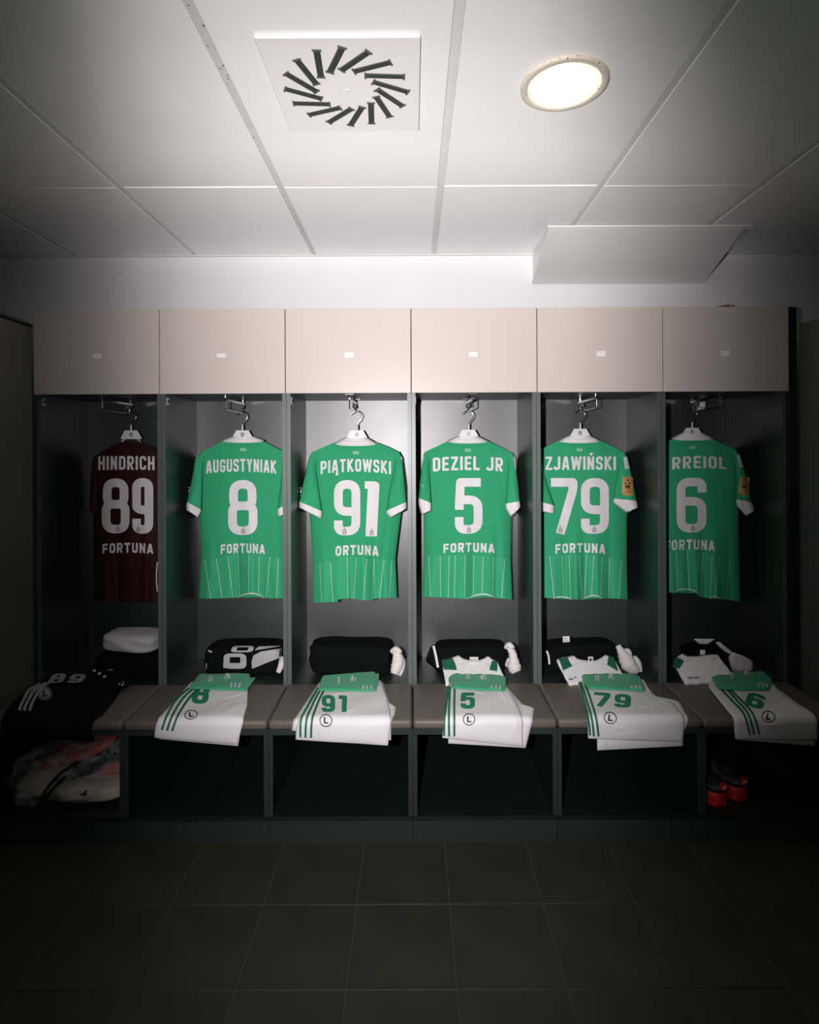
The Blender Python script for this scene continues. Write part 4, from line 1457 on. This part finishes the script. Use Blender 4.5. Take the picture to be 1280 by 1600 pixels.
# number 5
shorts('white shorts numbered five, draped straight over the seat edge',
       ([(702, 1060), (697, 1090), (693, 1125), (691.5, 1150)], [(789, 1066), (806, 1092), (816, 1120), (818, 1163)]),
       ([(704, 1062), (702, 1120), (700.5, 1159)], [(788, 1066), (818, 1099), (835, 1104), (832, 1124), (822, 1166)]),
       [[(701, 1072), (697.5, 1100), (694.5, 1125), (694, 1150)], [(703.5, 1073), (702, 1100), (701.5, 1125), (702, 1151)], [(710.5, 1074), (710, 1100), (710, 1125), (710, 1151)]],
       ('5', (719.7, 1082, 742.5, 1108)), (733, 1124.3, 9.0, 9.0, 0.0),
       ([(704, 1049), (700.5, 1060), (708, 1073)], [(783, 1051), (788, 1062), (787, 1077)], ([(777, 1052), (778, 1066)], [(791, 1056), (790, 1079)])),
       'green folded socks on the shorts numbered five', creases=[(790, 1080, 812, 1115), (778, 1078, 800, 1102), (740, 1080, 765, 1084), (806, 1120, 804, 1160)],
       hems=[[(766, 1076), (769, 1090), (770, 1110)], [(796, 1078), (812, 1104), (818, 1135)]],
       sock_marks=(731, 1057, 0.0, 757, 1059, -1.35, [(769, 1070.5, 768, 1076.5), (775.5, 1071, 775, 1077), (782, 1071, 781.5, 1077.5)]), seed=5)
# number 79
shorts('white shorts numbered seventy-nine, draped slanting right over the seat edge',
       ([(905, 1056), (904, 1070), (913, 1100), (919, 1126), (920, 1151)], [(1006, 1060), (1022, 1084), (1052, 1096), (1070, 1122), (1068, 1156)]),
       ([(910, 1060), (925, 1110), (933.5, 1140), (934.5, 1170)], [(1004, 1062), (1027, 1087), (1062, 1094), (1076, 1119), (1070, 1140), (1068.5, 1163)]),
       [[(905, 1066), (910, 1086), (918, 1116), (922, 1150)], [(908, 1066), (916, 1092), (924, 1120), (928, 1150.5)], [(913.5, 1068), (922.5, 1092), (931, 1120), (935.5, 1150.5)]],
       ('79', (928, 1084, 986, 1105)), (953.8, 1122, 9.6, 8.6, 0.25, 0.12),
       ([(908, 1051), (911, 1062), (919, 1073)], [(990, 1050), (1000, 1060), (1008, 1077)], ([(982, 1051), (992, 1068)], [(1000, 1055), (1009, 1075)])),
       'green folded socks on the shorts numbered seventy-nine', creases=[(1008, 1084, 1032, 1116), (1020, 1090, 1048, 1118), (955, 1135, 990, 1140), (1000, 1100, 1030, 1110)],
       hems=[[(972, 1077), (990, 1092), (995, 1120), (996, 1150)], [(935, 1143), (965, 1147), (996, 1148)]],
       sock_marks=(933, 1060, 0.15, 957, 1059, -1.0, [(985.5, 1071, 989, 1077.5), (992, 1071, 995.5, 1077.5), (998.5, 1071, 1002, 1077.5)]), seed=7, num_rot=0.06)
# number 6
shorts('cream lit white shorts numbered six at the dim right end of the bench',
       ([(1106, 1056), (1108, 1072), (1140, 1112), (1149, 1134), (1151, 1152)], [(1203, 1060), (1226, 1086), (1264, 1107), (1279, 1126), (1279, 1154)]),
       ([(1110, 1060), (1145, 1115), (1154, 1153)], [(1202, 1064), (1262, 1108), (1277, 1128), (1276, 1163)]),
       [[(1126, 1076), (1145, 1096), (1163, 1117), (1172.5, 1149)], [(1135, 1076), (1153, 1096), (1170, 1117), (1179, 1149)], [(1140, 1076.5), (1160, 1096), (1178, 1118), (1187, 1148.5)]],
       ('6', (1166, 1084, 1195, 1106)), (1201, 1120, 10.2, 8.4, 0.35, 0.25),
       ([(1108, 1048.5), (1115, 1062), (1123, 1074)], [(1194, 1047), (1205, 1062), (1200, 1075)], ([(1190, 1049), (1196, 1064)], [(1207, 1058), (1203, 1074)])),
       'dim green folded socks on the shorts numbered six', creases=[(1225, 1092, 1262, 1115), (1190, 1135, 1240, 1132), (1210, 1088, 1235, 1100)],
       hems=[[(1152, 1150), (1200, 1152), (1250, 1154), (1278, 1153)]],
       sock_marks=(1143, 1055, 0.6, 1168, 1053, -0.9, [(1184, 1067, 1187, 1073.5), (1190.5, 1067.5, 1193.5, 1074), (1197, 1068, 1200, 1074.5)]), seed=11, num_rot=0.28)
# black number 89
S89, t89 = shorts('black shorts with grey number eighty-nine and three pale stripes', ([(84, 1053), (47, 1070), (12, 1100), (7, 1145)], [(196, 1060), (182, 1085), (160, 1112), (136, 1152)]), None,
                  [[(63, 1068), (47, 1078), (37, 1093), (30, 1111)], [(72, 1066), (55, 1078), (44.5, 1093), (37.5, 1111.5)], [(79, 1065), (63, 1077), (53, 1093), (46, 1111.5)]],
                  ('89', (78, 1053, 132, 1067)), (70.4, 1084.5, 10.2, 10.2, -0.3, -0.25), None, '', fabric='black2', pm='grey', em='grey', seed=13, sw=2.2, shear=0.7)
mb = MB()
strip(mb, ring_pts(70.4, 1084.5, 4.1, 4.1, 24), True, 4.1, lambda a, b: t89.surf(a, b, 0.0020), 2, 6)
mb.build('emblem_disc', M['grey'], S89)
mb = MB()
strip(mb, [(68.2, 1079.5), (67.6, 1088.5), (74, 1088)], False, 1.3, lambda a, b: t89.surf(a, b, 0.0036), 1, 2)
mb.build('emblem_letter', M['ink'], S89)
mb = MB()
K = thing('socks', 'black folded socks with white knit marks at the left end of the bench', 'socks', (-1.36, 2.46, ZS + 0.02), 'folded football socks on the shorts')
sk = Drape([(132, 1046), (140, 1062), (128, 1078)], [(196, 1044), (206, 1060), (196, 1072)], 0.032, 0.002, 31, h0=0.0225)
sk.mesh(30, 20, .16).build('folded_pair', M['black'], K, smooth=True)
mb = MB()
for (xa, ya, xb, yb_) in [(145, 1049.5, 150, 1048), (153, 1053.5, 158, 1051.5), (161, 1058, 165.5, 1055.5)]:
    strip(mb, [(xa, ya), (xb, yb_)], False, 1.5, lambda a, b: sk.surf(a, b, 0.0012), 2, 1)
trefoil(mb, 171, 1045.5, 5.2, 1.2, lambda a, b: sk.surf(a, b, 0.0012))
for (xa, ya, xb, yb_) in [(185.5, 1070.5, 187.5, 1068), (190, 1072, 193, 1069), (192, 1067, 193.5, 1066)]:
    strip(mb, [(xa, ya), (xb, yb_)], False, 0.9, lambda a, b: sk.surf(a, b, 0.0012), 2, 1)
mb.build('logo_knit', M['print'], K)


# ================================================================== FOLDED CLOTHES INSIDE THE LOCKERS
class Soft:
    """rounded, slightly lumpy bundle of cloth: centre c, half sizes h, squareness k"""
    def __init__(s, c, h, k=5.0, amp=0.03, seed=0, slope=0.0, fq=1.0):
        s.c, s.hs, s.k, s.amp, s.sl = Vector(c), Vector(h), k, amp, slope
        r = random.Random(seed)
        s.n = [(r.uniform(-7, 7) * fq, r.uniform(-7, 7) * fq, r.uniform(-7, 7) * fq, r.uniform(0, 6.3)) for _ in range(7)]

    def rad(s, q):
        L = q.length or 1e-6
        d = q / L
        v = sum(math.sin(a * d.x + b * d.y + c * d.z + e) for a, b, c, e in s.n) / 4
        return 1 + s.amp * v

    def val(s, p):
        q = p - s.c
        q = Vector((q.x / s.hs.x, q.y / s.hs.y, (q.z - s.sl * q.x) / s.hs.z))
        rr = (abs(q.x) ** s.k + abs(q.y) ** s.k + abs(q.z) ** s.k) ** (1 / s.k)
        return rr - s.rad(q)

    def hit(s, x, y, lift=0.0015):
        d0, d1 = s.c.y - s.hs.y * 1.3, s.c.y + s.hs.y
        p = None
        n = 60
        for i in range(n + 1):
            d = lerp(d0, d1, i / n)
            if s.val(at(x, y, d)) < 0:
                a, b = d - (d1 - d0) / n, d
                for _ in range(14):
                    m = (a + b) / 2
                    if s.val(at(x, y, m)) < 0:
                        b = m
                    else:
                        a = m
                return at(x, y, a - lift)
        return at(x, y, s.c.y)

    def mesh(s, n=18):
        mb = MB()
        for ax in range(3):
            for sg in (-1, 1):
                rows = []
                for j in range(n + 1):
                    r = []
                    for i in range(n + 1):
                        a, b = math.tan((2 * i / n - 1) * math.pi / 4), math.tan((2 * j / n - 1) * math.pi / 4)
                        q = [0, 0, 0]
                        q[ax] = sg
                        q[(ax + 1) % 3] = a
                        q[(ax + 2) % 3] = b
                        q = Vector(q)
                        rr = (abs(q.x) ** s.k + abs(q.y) ** s.k + abs(q.z) ** s.k) ** (1 / s.k)
                        q = q / rr
                        q = q * s.rad(q)
                        r.append(Vector((s.c.x + q.x * s.hs.x, s.c.y + q.y * s.hs.y, s.c.z + q.z * s.hs.z + s.sl * q.x * s.hs.x)))
                    rows.append(r)
                mb.grid(rows)
        return mb

    def build(s, name, m, parent=None, n=18):
        mb = s.mesh(n)
        o = mb.build(name, m, parent, base=(s.c.x, s.c.y, s.c.z - s.hs.z) if parent is None else None, smooth=True)
        bm = bmesh.new()
        bm.from_mesh(o.data)
        bmesh.ops.remove_doubles(bm, verts=bm.verts[:], dist=1e-5)
        bmesh.ops.recalc_face_normals(bm, faces=bm.faces[:])
        bm.to_mesh(o.data)
        bm.free()
        return o


def soft_px(x0, x1, y0, d, dep, zb, **kw):
    """bundle between pixel columns x0, x1 with its top at pixel row y0, standing on height zb"""
    zt = at((x0 + x1) / 2, y0, d).z
    a, b = at(x0, 1030, d - dep * .5).x, at(x1, 1030, d - dep * .5).x
    return Soft(((a + b) / 2, d, (zt + zb) / 2), ((b - a) / 2, dep, (zt - zb) / 2), **kw)


def blob(name, m, path, radii, parent=None, base=None, n=12, flat=1.0):
    mb = MB()
    pts = [Vector(p) for p in path]
    mb.tube([tuple(p) for p in pts], radii, n)
    o = mb.build(name, m, parent, base=base, smooth=True)
    return o


def px_solid(rows, dfun, th):
    """thick cloth sheet: rows of pixel points, depth from dfun(x, y), thickness away from the viewer"""
    top = [[at(x, y, dfun(x, y)) for x, y in r] for r in rows]
    bot = [[p + Vector((0, th * .5, -th)) for p in r] for r in top]
    mb = MB()
    mb.grid(top)
    n0 = len(mb.v)
    mb.grid(bot)
    W, Hh = len(rows[0]), len(rows)
    def q(a, b):
        mb.f.append((a, b, b + n0, a + n0))
    for i in range(W - 1):
        q(i, i + 1)
        q((Hh - 1) * W + i, (Hh - 1) * W + i + 1)
    for j in range(Hh - 1):
        q(j * W, (j + 1) * W)
        q(j * W + W - 1, (j + 1) * W + W - 1)
    return mb


def ruled(left, right, nu, nv):
    return [[(lerp(poly_at(left, j / nv)[0], poly_at(right, j / nv)[0], i / nu), lerp(poly_at(left, j / nv)[1], poly_at(right, j / nv)[1], i / nu)) for i in range(nu + 1)] for j in range(nv + 1)]


SH = 0.4556
G_BLK = 'black clothes folded on the locker shelves'
# bay 1: white towel on a black pile
pile = soft_px(150, 262, 1013, 2.70, 0.10, SH, k=5, amp=0.03, seed=2)
tag(pile.build('folded_jacket', M['black']), 'black folded pile under the white towel in the leftmost locker', 'clothing', G_BLK)
zt_ = pile.c.z + pile.hs.z
tw = Soft((at(209, 1000, 2.68).x, 2.69, zt_ + 0.045), (0.122, 0.085, 0.043), k=4.2, amp=0.05, seed=12, slope=-0.06)
tag(tw.build('towel', M['towel']), 'white folded towel on a black pile in the leftmost locker', 'towel')
mb = MB()
# bay 2: black jacket with grey 8
jk = soft_px(321, 440, 1003, 2.72, 0.085, SH, k=6, amp=0.018, seed=4)
J2 = thing('folded_jacket', 'black folded jacket with large grey figures, behind the shorts numbered eight', 'clothing', (jk.c.x, jk.c.y, SH), G_BLK)
jk.build('bundle', M['black'], J2)
mb = MB()
lettering(mb, '0', (349.5, 1021, 385, 1045), lambda a, b: jk.hit(a, b), w=0.9, t=0.24, gap=0, step=1.5, across=4)
patch(mb, [(349, 1036), (382, 1036), (382, 1044), (349, 1044)], lambda a, b: jk.hit(a, b, .0022))
mb.build('number_print', M['grey'], J2)
mb = MB()
lettering(mb, '0', (362, 1009, 396, 1019), lambda a, b: jk.hit(a, b), w=1.0, t=0.24, gap=0, step=1.5, across=3, shear=0.4)
mb.build('number_print', M['grey'], J2)
mb = MB()
R_ = ruled([(408, 1018), (396, 1024), (393, 1034), (394, 1045)], [(440, 1013), (440, 1020), (439, 1027), (416, 1036)], 10, 10)
mb.grid([[jk.hit(x, y) for x, y in r] for r in R_])
mb.build('number_print', M['grey'], J2)
mb = MB()
R_ = ruled([(404, 1010), (398, 1016)], [(440, 1008.5), (434, 1010.5)], 10, 4)
mb.grid([[jk.hit(x, y) for x, y in r] for r in R_])
mb.build('number_print', M['grey'], J2)
mb = MB()
patch(mb, [(324.5, 1016), (327, 1015.5), (332, 1018), (331, 1020), (327, 1019)], lambda a, b: jk.hit(a, b))
mb.build('logo_print', M['grey'], J2)
mb = MB()
patch(mb, [(322, 1036), (323.5, 1037), (322.5, 1046), (319.8, 1046)], lambda a, b: jk.hit(a, b))
mb.build('piping', M['grey'], J2)
d_ = 2.595
so2 = thing('white_sock', 'white sock end showing beside the jacket with grey figures', 'socks', tuple(at(436, 1055, d_)), 'white rolled socks')
blob('sock', M['knit'], [at(441, 1027, d_ + .03), at(440, 1038, d_ + .01), at(437, 1046, d_), at(434.5, 1051, d_ - .012)], [0.012, 0.015, 0.013, 0.010], so2)
# bay 3: black bundle and white sock
b3 = soft_px(484, 611, 1001, 2.71, 0.085, SH, k=6, amp=0.045, seed=23, slope=-0.03, fq=1.3)
tag(b3.build('folded_jacket', M['black']), 'black folded jacket behind the shorts numbered ninety-one', 'clothing', G_BLK)
b3b = soft_px(478, 520, 1009, 2.625, 0.045, SH, k=3, amp=0.08, seed=22)


def sock(label, pts, d, rad, extra):
    o = thing('white_sock', label, 'socks', tuple(at(pts[-1][0], pts[-1][1] + 6, d)), 'white rolled socks')
    P = curve_pts([(*p, r) for p, r in zip(pts, rad)], 5)
    n = len(P)
    mb = MB()
    mb.tube([at(x, y, d + 0.045 * (1 - i / (n - 1))) for i, (x, y, r) in enumerate(P)], [r * (0.94 + 0.06 * math.sin(i * 1.9)) for i, (x, y, r) in enumerate(P)], 14)
    a = mb.build('sock', M['knit'], o, smooth=True)
    for e in extra:
        P = curve_pts([(*p, r) for p, r in zip(e[0], e[1])], 5)
        mb = MB()
        n = len(P)
        mb.tube([at(x, y, d + 0.05 - 0.03 * (i / (n - 1))) for i, (x, y, r) in enumerate(P)], [r for x, y, r in P], 12)
        mb.build('fold', M['knit'], o, smooth=True)
    return o


sock('white rolled sock standing behind the shorts numbered ninety-one', [(617, 1017), (621, 1024), (622, 1034), (619, 1044), (616, 1053)], 2.60, [0.015, 0.024, 0.029, 0.026, 0.018],
     [([(626, 1024), (628.5, 1036), (626, 1049), (624, 1055)], [0.011, 0.016, 0.014, 0.009]), ([(612, 1018), (619, 1015), (626, 1020)], [0.010, 0.015, 0.011])])
# bays 4 and 5: black roll, white tee with green shoulders, sock
def tee(label, top, bot, d0, d1, y0, y1, green, tagbox, collar, prints):
    c = at((top[0][0] + top[-1][0]) / 2, y1, d1)
    T = thing('folded_tee', label, 'shirt', tuple(c), 'white tees folded in the lockers')
    df = lambda x, y: lerp(d0, d1, (y - y0) / (y1 - y0)) + 0.0025 * math.sin(x * .35 + y * .2)
    px_solid(ruled(top, bot, 14, 36), df, 0.016).build('body', M['white'], T, smooth=True)
    up = lambda e: (lambda a, b: at(a, b, df(a, b) - e))
    for g in green:
        gl, gr = g
        px_solid(ruled(gl, gr, 8, 8), lambda a, b: df(a, b) - 0.005, 0.004).build('shoulder_panel', M['teeg'], T, smooth=True)
    mb = MB()
    for path in collar:
        mb.tube([up(0.001)(x, y) for x, y in curve_pts(path, 4)], 0.0009, 6)
    mb.build('neck_seam', M['greyprint'], T)
    x0, ya, x1, yb_ = tagbox
    tg = px_solid(ruled([(x0, ya), (x0 + .5, yb_)], [(x1, ya), (x1, yb_)], 3, 3), lambda a, b: df(a, b) - 0.005, 0.002).build('neck_tag', M['sticker'], T)
    mb = MB()
    for (a, b, c_, d_) in prints:
        patch(mb, [(a, b), (c_, b), (c_, d_), (a, d_)], up(0.0075 if b < yb_ + 12 and a >= x0 - 1 else 0.004))
    mb.build('prints', M['mark'], T)
    return T


b4 = soft_px(680, 791, 1003, 2.73, 0.070, SH, k=6, amp=0.016, seed=31)
J4 = thing('folded_jacket', 'black folded jacket with a white piping edge, behind the shorts numbered five', 'clothing', (b4.c.x, b4.c.y, SH), G_BLK)
b4.build('bundle', M['black'], J4)
mb = MB()
strip(mb, curve_pts([(677.5, 1009), (681, 1024), (684.5, 1043)], 4), False, 1.8, lambda a, b: at(a, b, 2.66), 3, 1)
mb2 = px_solid(ruled([(666, 1028), (672, 1012), (676, 1007)][::-1], [(688, 1046), (684, 1024), (681, 1007)][::-1], 6, 8), lambda a, b: 2.662, 0.02)
mb2.build('sleeve_fold', M['black'], J4, smooth=True)
mb.build('piping', M['print'], J4)
tee('white folded tee with green shoulders behind the shorts numbered five', [(690.5, 1031), (697, 1029.5), (707, 1027.5), (716, 1023), (722, 1028), (734, 1031.5), (748, 1031.5), (757, 1028.5), (763, 1024.5), (770, 1031), (777, 1033)], [(697, 1070), (745, 1068), (790, 1062)], 2.63, 2.475, 1024, 1072,
    [([(690.5, 1030), (691, 1038), (694, 1045.5)], [(707, 1028), (711, 1036), (714, 1046)]), ([(769, 1032.5), (767, 1038), (765, 1046)], [(777, 1032.5), (777.5, 1040), (777, 1048)])],
    (734, 1026.5, 747.5, 1036), [[(712, 1042), (730, 1035), (756, 1035), (766, 1043)]],
    [(736.5, 1030.5, 738.5, 1033), (740, 1030.5, 745, 1031.2), (740, 1032.4, 745, 1033)])
sock('white sock flopped over behind the shorts numbered five', [(794, 1010), (800, 1018), (803, 1030), (804, 1042), (807, 1050)], 2.60, [0.013, 0.018, 0.022, 0.033, 0.024],
     [([(790, 1012), (796, 1008), (802, 1013)], [0.009, 0.014, 0.010]), ([(792, 1040), (797, 1032), (801, 1040)], [0.010, 0.015, 0.017])])
b5 = soft_px(856, 961, 1001, 2.73, 0.070, SH, k=6, amp=0.02, seed=41, slope=0.04)
J5 = thing('folded_jacket', 'black folded jacket with a white label, behind the shorts numbered seventy-nine', 'clothing', (b5.c.x, b5.c.y, SH), G_BLK)
b5.build('bundle', M['black'], J5)
mb = px_solid(ruled([(879.5, 994.5), (880, 1004.5)], [(890, 994), (890.5, 1004)], 3, 3), lambda a, b: 2.715, 0.002)
lb = mb.build('label', M['sticker'], J5)
mb = MB()
lettering(mb, 'E', (881.5, 997, 888.5, 999), lambda a, b: at(a, b, 2.7135), step=3, across=1)
lettering(mb, 'EH', (881.5, 1000, 888.5, 1002), lambda a, b: at(a, b, 2.7135), step=3, across=1)
mb.build('label_text', M['greyprint'], lb)
mb = MB()
strip(mb, curve_pts([(854.5, 1017), (857.5, 1026), (858.5, 1038)], 4), False, 1.4, lambda a, b: at(a, b, 2.655), 3, 1)
mb.build('piping', M['print'], J5)
tee('white folded tee with green shoulders behind the shorts numbered seventy-nine', [(870, 1031), (876, 1027), (887, 1026.5), (896, 1023.5), (902, 1029), (918, 1032), (932, 1031.5), (941, 1027), (946, 1022.5), (952, 1025), (960, 1030)], [(890, 1069), (930, 1066), (975, 1056)], 2.63, 2.475, 1022, 1070,
    [([(873, 1028), (877, 1038), (880, 1047)], [(887, 1027), (890, 1034), (894, 1040)]), ([(951, 1024.5), (950, 1031), (949, 1038)], [(959, 1026), (963, 1038), (966, 1048)])],
    (919, 1026, 927, 1034.5), [[(894, 1040), (910, 1034), (930, 1036), (949, 1039)]],
    [(921, 1028.5, 925, 1033), (889, 1060, 896, 1062), (897, 1057.5, 901, 1059)])
sock('white crumpled sock behind the shorts numbered seventy-nine', [(966, 1009), (971, 1018), (977, 1028), (984, 1040), (997, 1050)], 2.60, [0.013, 0.020, 0.033, 0.036, 0.016],
     [([(972, 1020), (981, 1018), (984, 1026)], [0.010, 0.015, 0.012]), ([(990, 1028), (996, 1036), (1001, 1050)], [0.016, 0.018, 0.010])])
# bay 6
b6 = soft_px(1075, 1150, 1008, 2.72, 0.070, SH, k=5, amp=0.03, seed=51)
J6 = thing('folded_jacket', 'black and white folded jacket in the dim rightmost locker', 'clothing', (b6.c.x, b6.c.y, SH), G_BLK)
b6.build('bundle', M['black'], J6)
px_solid(ruled([(1085, 998), (1094, 1005)], [(1118, 998), (1106, 1005.5)], 6, 4), lambda a, b: 2.66, 0.008).build('white_flap', M['white'], J6, smooth=True)
px_solid(ruled([(1119, 1003), (1125, 1010), (1140, 1022)], [(1125, 1003), (1135, 1011), (1146, 1020)], 5, 6), lambda a, b: 2.655, 0.008).build('white_stripe', M['white'], J6, smooth=True)
px_solid(ruled([(1140, 1024), (1143, 1034), (1151, 1046)], [(1146, 1019), (1165, 1026), (1177, 1033), (1177, 1046)], 8, 8), lambda a, b: 2.64 - 0.002 * math.sin(a * .5), 0.03).build('white_sleeve', M['white'], J6, smooth=True)
tee('dim white folded tee with green shoulders behind the shorts numbered six', [(1053, 1034), (1058, 1027), (1066, 1021), (1074, 1025), (1085, 1025.5), (1100, 1024), (1112, 1022.5), (1122, 1022.5), (1126, 1030)], [(1072, 1068), (1105, 1066), (1146, 1054)], 2.60, 2.475, 1020, 1070,
    [([(1054, 1028), (1052, 1036), (1052, 1042)], [(1062, 1028), (1069, 1033), (1062, 1044)])],
    (1094, 1015.5, 1102, 1022.5), [[(1068, 1034), (1085, 1027), (1105, 1027), (1124, 1030)]],
    [(1075, 1058, 1083, 1060), (1085, 1057.5, 1093, 1059.5)])

# ================================================================== UNDER THE BENCH
FZ = 0.1042
# clear bag of clothes, left
BG = thing('plastic_bag', 'clear plastic bag of clothes with black cords under the left end of the bench', 'bag', (-1.38, 2.36, FZ))
cont = [('folded_shirt', 'faded red cloth in the plastic bag, upper one', (-1.385, 2.38, 0.262), (0.14, 0.10, 0.022), 'redcl', 61, 0.28),
        ('folded_shirt', 'cream cloth along the bottom of the plastic bag', (-1.285, 2.34, 0.148), (0.145, 0.10, 0.037), 'cream', 62, 0.02),
        ('folded_shirt', 'dark green cloth across the middle of the plastic bag', (-1.330, 2.37, 0.212), (0.14, 0.100, 0.016), 'navy', 63, 0.26),
        ('folded_shirt', 'faded red cloth at the right of the plastic bag', (-1.215, 2.345, 0.226), (0.055, 0.08, 0.022), 'redcl', 64, 0.1),
        ('folded_shirt', 'pale cream cloth at the left of the plastic bag', (-1.505, 2.34, 0.170), (0.075, 0.10, 0.050), 'cream', 65, 0.25)]
for nm, lbl, c, h, m_, sd_, sl_ in cont:
    tag(Soft(c, h, k=3.2, amp=0.07, seed=sd_, slope=sl_).build(nm, M[m_], n=12), lbl, 'clothing', 'clothes in the plastic bag')
fmb = Soft((-1.375, 2.355, 0.212), (0.235, 0.145, 0.105), k=3.4, amp=0.10, seed=70, fq=1.6, slope=0.10)
fmb.build('film', M['film'], BG, n=30)
mb = MB()
for path in ([(-1.60, 2.225, 0.17), (-1.585, 2.205, 0.215), (-1.56, 2.20, 0.205), (-1.548, 2.20, 0.16), (-1.552, 2.20, 0.118), (-1.58, 2.20, 0.110)],
             [(-1.59, 2.20, 0.115), (-1.60, 2.198, 0.15), (-1.59, 2.198, 0.185), (-1.57, 2.198, 0.17), (-1.565, 2.198, 0.112)],
             [(-1.46, 2.20, 0.112), (-1.44, 2.198, 0.15), (-1.41, 2.195, 0.205), (-1.36, 2.20, 0.26), (-1.30, 2.21, 0.30)],
             [(-1.445, 2.196, 0.110), (-1.43, 2.194, 0.14), (-1.39, 2.192, 0.20), (-1.34, 2.197, 0.25)]):
    mb.tube(curve_pts(path, 6), 0.0045, 8)
mb.build('cord', M['black'], BG, smooth=True)
mb = MB()
s3 = lambda a, b: fmb.hit(a, b, 0.003)
for e, hh in ((0, 3), (3.2, 5), (6.4, 8)):
    patch(mb, [(125 + e, 1243), (127.6 + e, 1243.5), (128.6 + e, 1243.5 - hh), (126.4 + e, 1242.5 - hh)], s3)
lettering(mb, 'D', (167, 1173, 172, 1177), s3, step=2, across=1, rot=-.4)
lettering(mb, 'Y', (161, 1182, 166, 1187), s3, step=2, across=1, rot=-.4)
lettering(mb, 'B', (152, 1185, 158, 1192), s3, step=2, across=1, rot=-.4)
patch(mb, [(176, 1178), (182, 1174), (182, 1181)], s3)
mb.build('logo_print', M['ink'], BG)
mb = MB()
patch(mb, ring_pts(181, 1247, 4.2, 5, 16), s3)
mb.build('blue_mark', M['blue'], BG)


# red-heeled shoes, right
def shoe(label, hx, hy, d, yaw, wide):
    c = at(hx, hy, d)
    S_ = thing('shoe', label, 'shoe', (c.x, d, FZ), 'red-heeled shoes under the bench')
    ca, sa = math.cos(yaw), math.sin(yaw)

    def w(a, b, z):   # a: across, b: along (from heel to toe)
        return Vector((c.x + a * ca - b * sa, d + a * sa + b * ca, FZ + z))
    # sole outline along the length
    prof = [(0.0, .62), (0.02, .90), (0.06, 1.0), (0.13, .92), (0.20, 1.10), (0.25, .95), (0.28, .55), (0.287, .2)]
    hw = wide / 2
    rows = []
    rows_h = []
    for b, f in prof:
        top = 0.085 if b < 0.08 else lerp(0.085, 0.05, (b - 0.08) / 0.21)
        ring = []
        for k in range(16):
            th = 2 * math.pi * k / 16
            x = math.cos(th)
            z = math.sin(th)
            ring.append(w(hw * f * math.copysign(abs(x) ** .6, x) * (1 - 0.18 * max(0, z)), b, 0.024 + (top - 0.024) * (0.5 + 0.5 * math.copysign(abs(z) ** .6, z))))
        rows.append(ring)
    q = MB().grid(rows, True)
    q.f.append(tuple(range(16)))
    q.f.append(tuple(range(len(rows) * 16 - 16, len(rows) * 16)))
    up = q.build('upper', M['shoe'], S_, smooth=True)
    rows = []
    for b, f in prof:
        ring = []
        for k in range(16):
            th = 2 * math.pi * k / 16
            x, z = math.cos(th), math.sin(th)
            ring.append(w(hw * 1.06 * f * math.copysign(abs(x) ** .5, x), b - 0.004, 0.0125 + 0.0125 * math.copysign(abs(z) ** .5, z)))
        rows.append(ring)
    q = MB().grid(rows, True)
    q.f.append(tuple(range(16)))
    q.f.append(tuple(range(len(rows) * 16 - 16, len(rows) * 16)))
    q.build('sole', M['red'], S_, smooth=True)
    # red heel counter
    rows = []
    for z, g in ((0.014, 0.93), (0.022, 1.02), (0.040, 1.03), (0.054, 0.97), (0.058, 0.90)):
        rows.append([w(hw * g * math.sin(t), 0.034 - 0.043 * g * max(0, math.cos(t)) ** .8 if abs(t) < 1.55 else 0.06, z) for t in [(-1.55 + 3.1 * i / 14) for i in range(15)]])
    rows2 = [[w(hw * g * .86 * math.sin(t), 0.036 - 0.034 * max(0, math.cos(t)) ** .8, z) for t in [(-1.55 + 3.1 * i / 14) for i in range(15)]] for z, g in ((0.058, 0.90), (0.014, .93))]
    MB().grid(rows + rows2).build('heel', M['red'], S_, smooth=True)
    mb = MB()
    mb.tube([w(hw * .93 * math.sin(t), 0.033 - 0.042 * math.cos(t), 0.063) for t in [(-1.5 + 3.0 * i / 12) for i in range(13)]], 0.0045, 8)
    mb.build('heel_band', M['black'], S_, smooth=True)
    # collar and opening
    mb = MB()
    mb.tube([w(hw * .70 * math.sin(t), 0.062 - 0.058 * math.cos(t), 0.086 - 0.006 * (1 - math.cos(t))) for t in [2 * math.pi * i / 20 for i in range(21)]], 0.006, 8)
    mb.build('collar', M['navy'], S_, smooth=True)
    mb = MB()
    mb.prism(ring_pts(0, 0.084, 0.0155, 0.0155, 20), lambda a, b, h: w(a + hw * .25, h, b), -0.012, -0.005)
    tb = mb.build('pull_tab', M['red'], S_)
    mb = MB()
    for e, hh in ((-0.008, 0.005), (-0.002, 0.009), (0.004, 0.013)):
        mb.add([w(e + hw * .25, -0.0126, 0.078), w(e + hw * .25 + 0.004, -0.0126, 0.078), w(e + hw * .25 + 0.0015, -0.0126, 0.078 + hh), w(e + hw * .25 - 0.002, -0.0126, 0.078 + hh - .002)], [(0, 1, 2, 3)])
    mb.build('tab_logo', M['print'], tb)
    return S_


shoe('nearer left shoe with a red heel and round red pull tab', 1125, 1255, 2.225, 0.10, 0.080)
shoe('right shoe with a red heel set slightly further back', 1157, 1250, 2.262, 0.10, 0.078)
ct = Soft((at(1225, 1220, 2.45).x, 2.46, FZ + 0.052), (0.10, 0.11, 0.05), k=3, amp=.08, seed=81, slope=-.08)
tag(ct.build('folded_shirt', M['navy']), 'dark teal bundle of cloth beside the red shoes', 'clothing')

for o in bpy.data.objects:
    if '_b' in o:
        del o['_b']
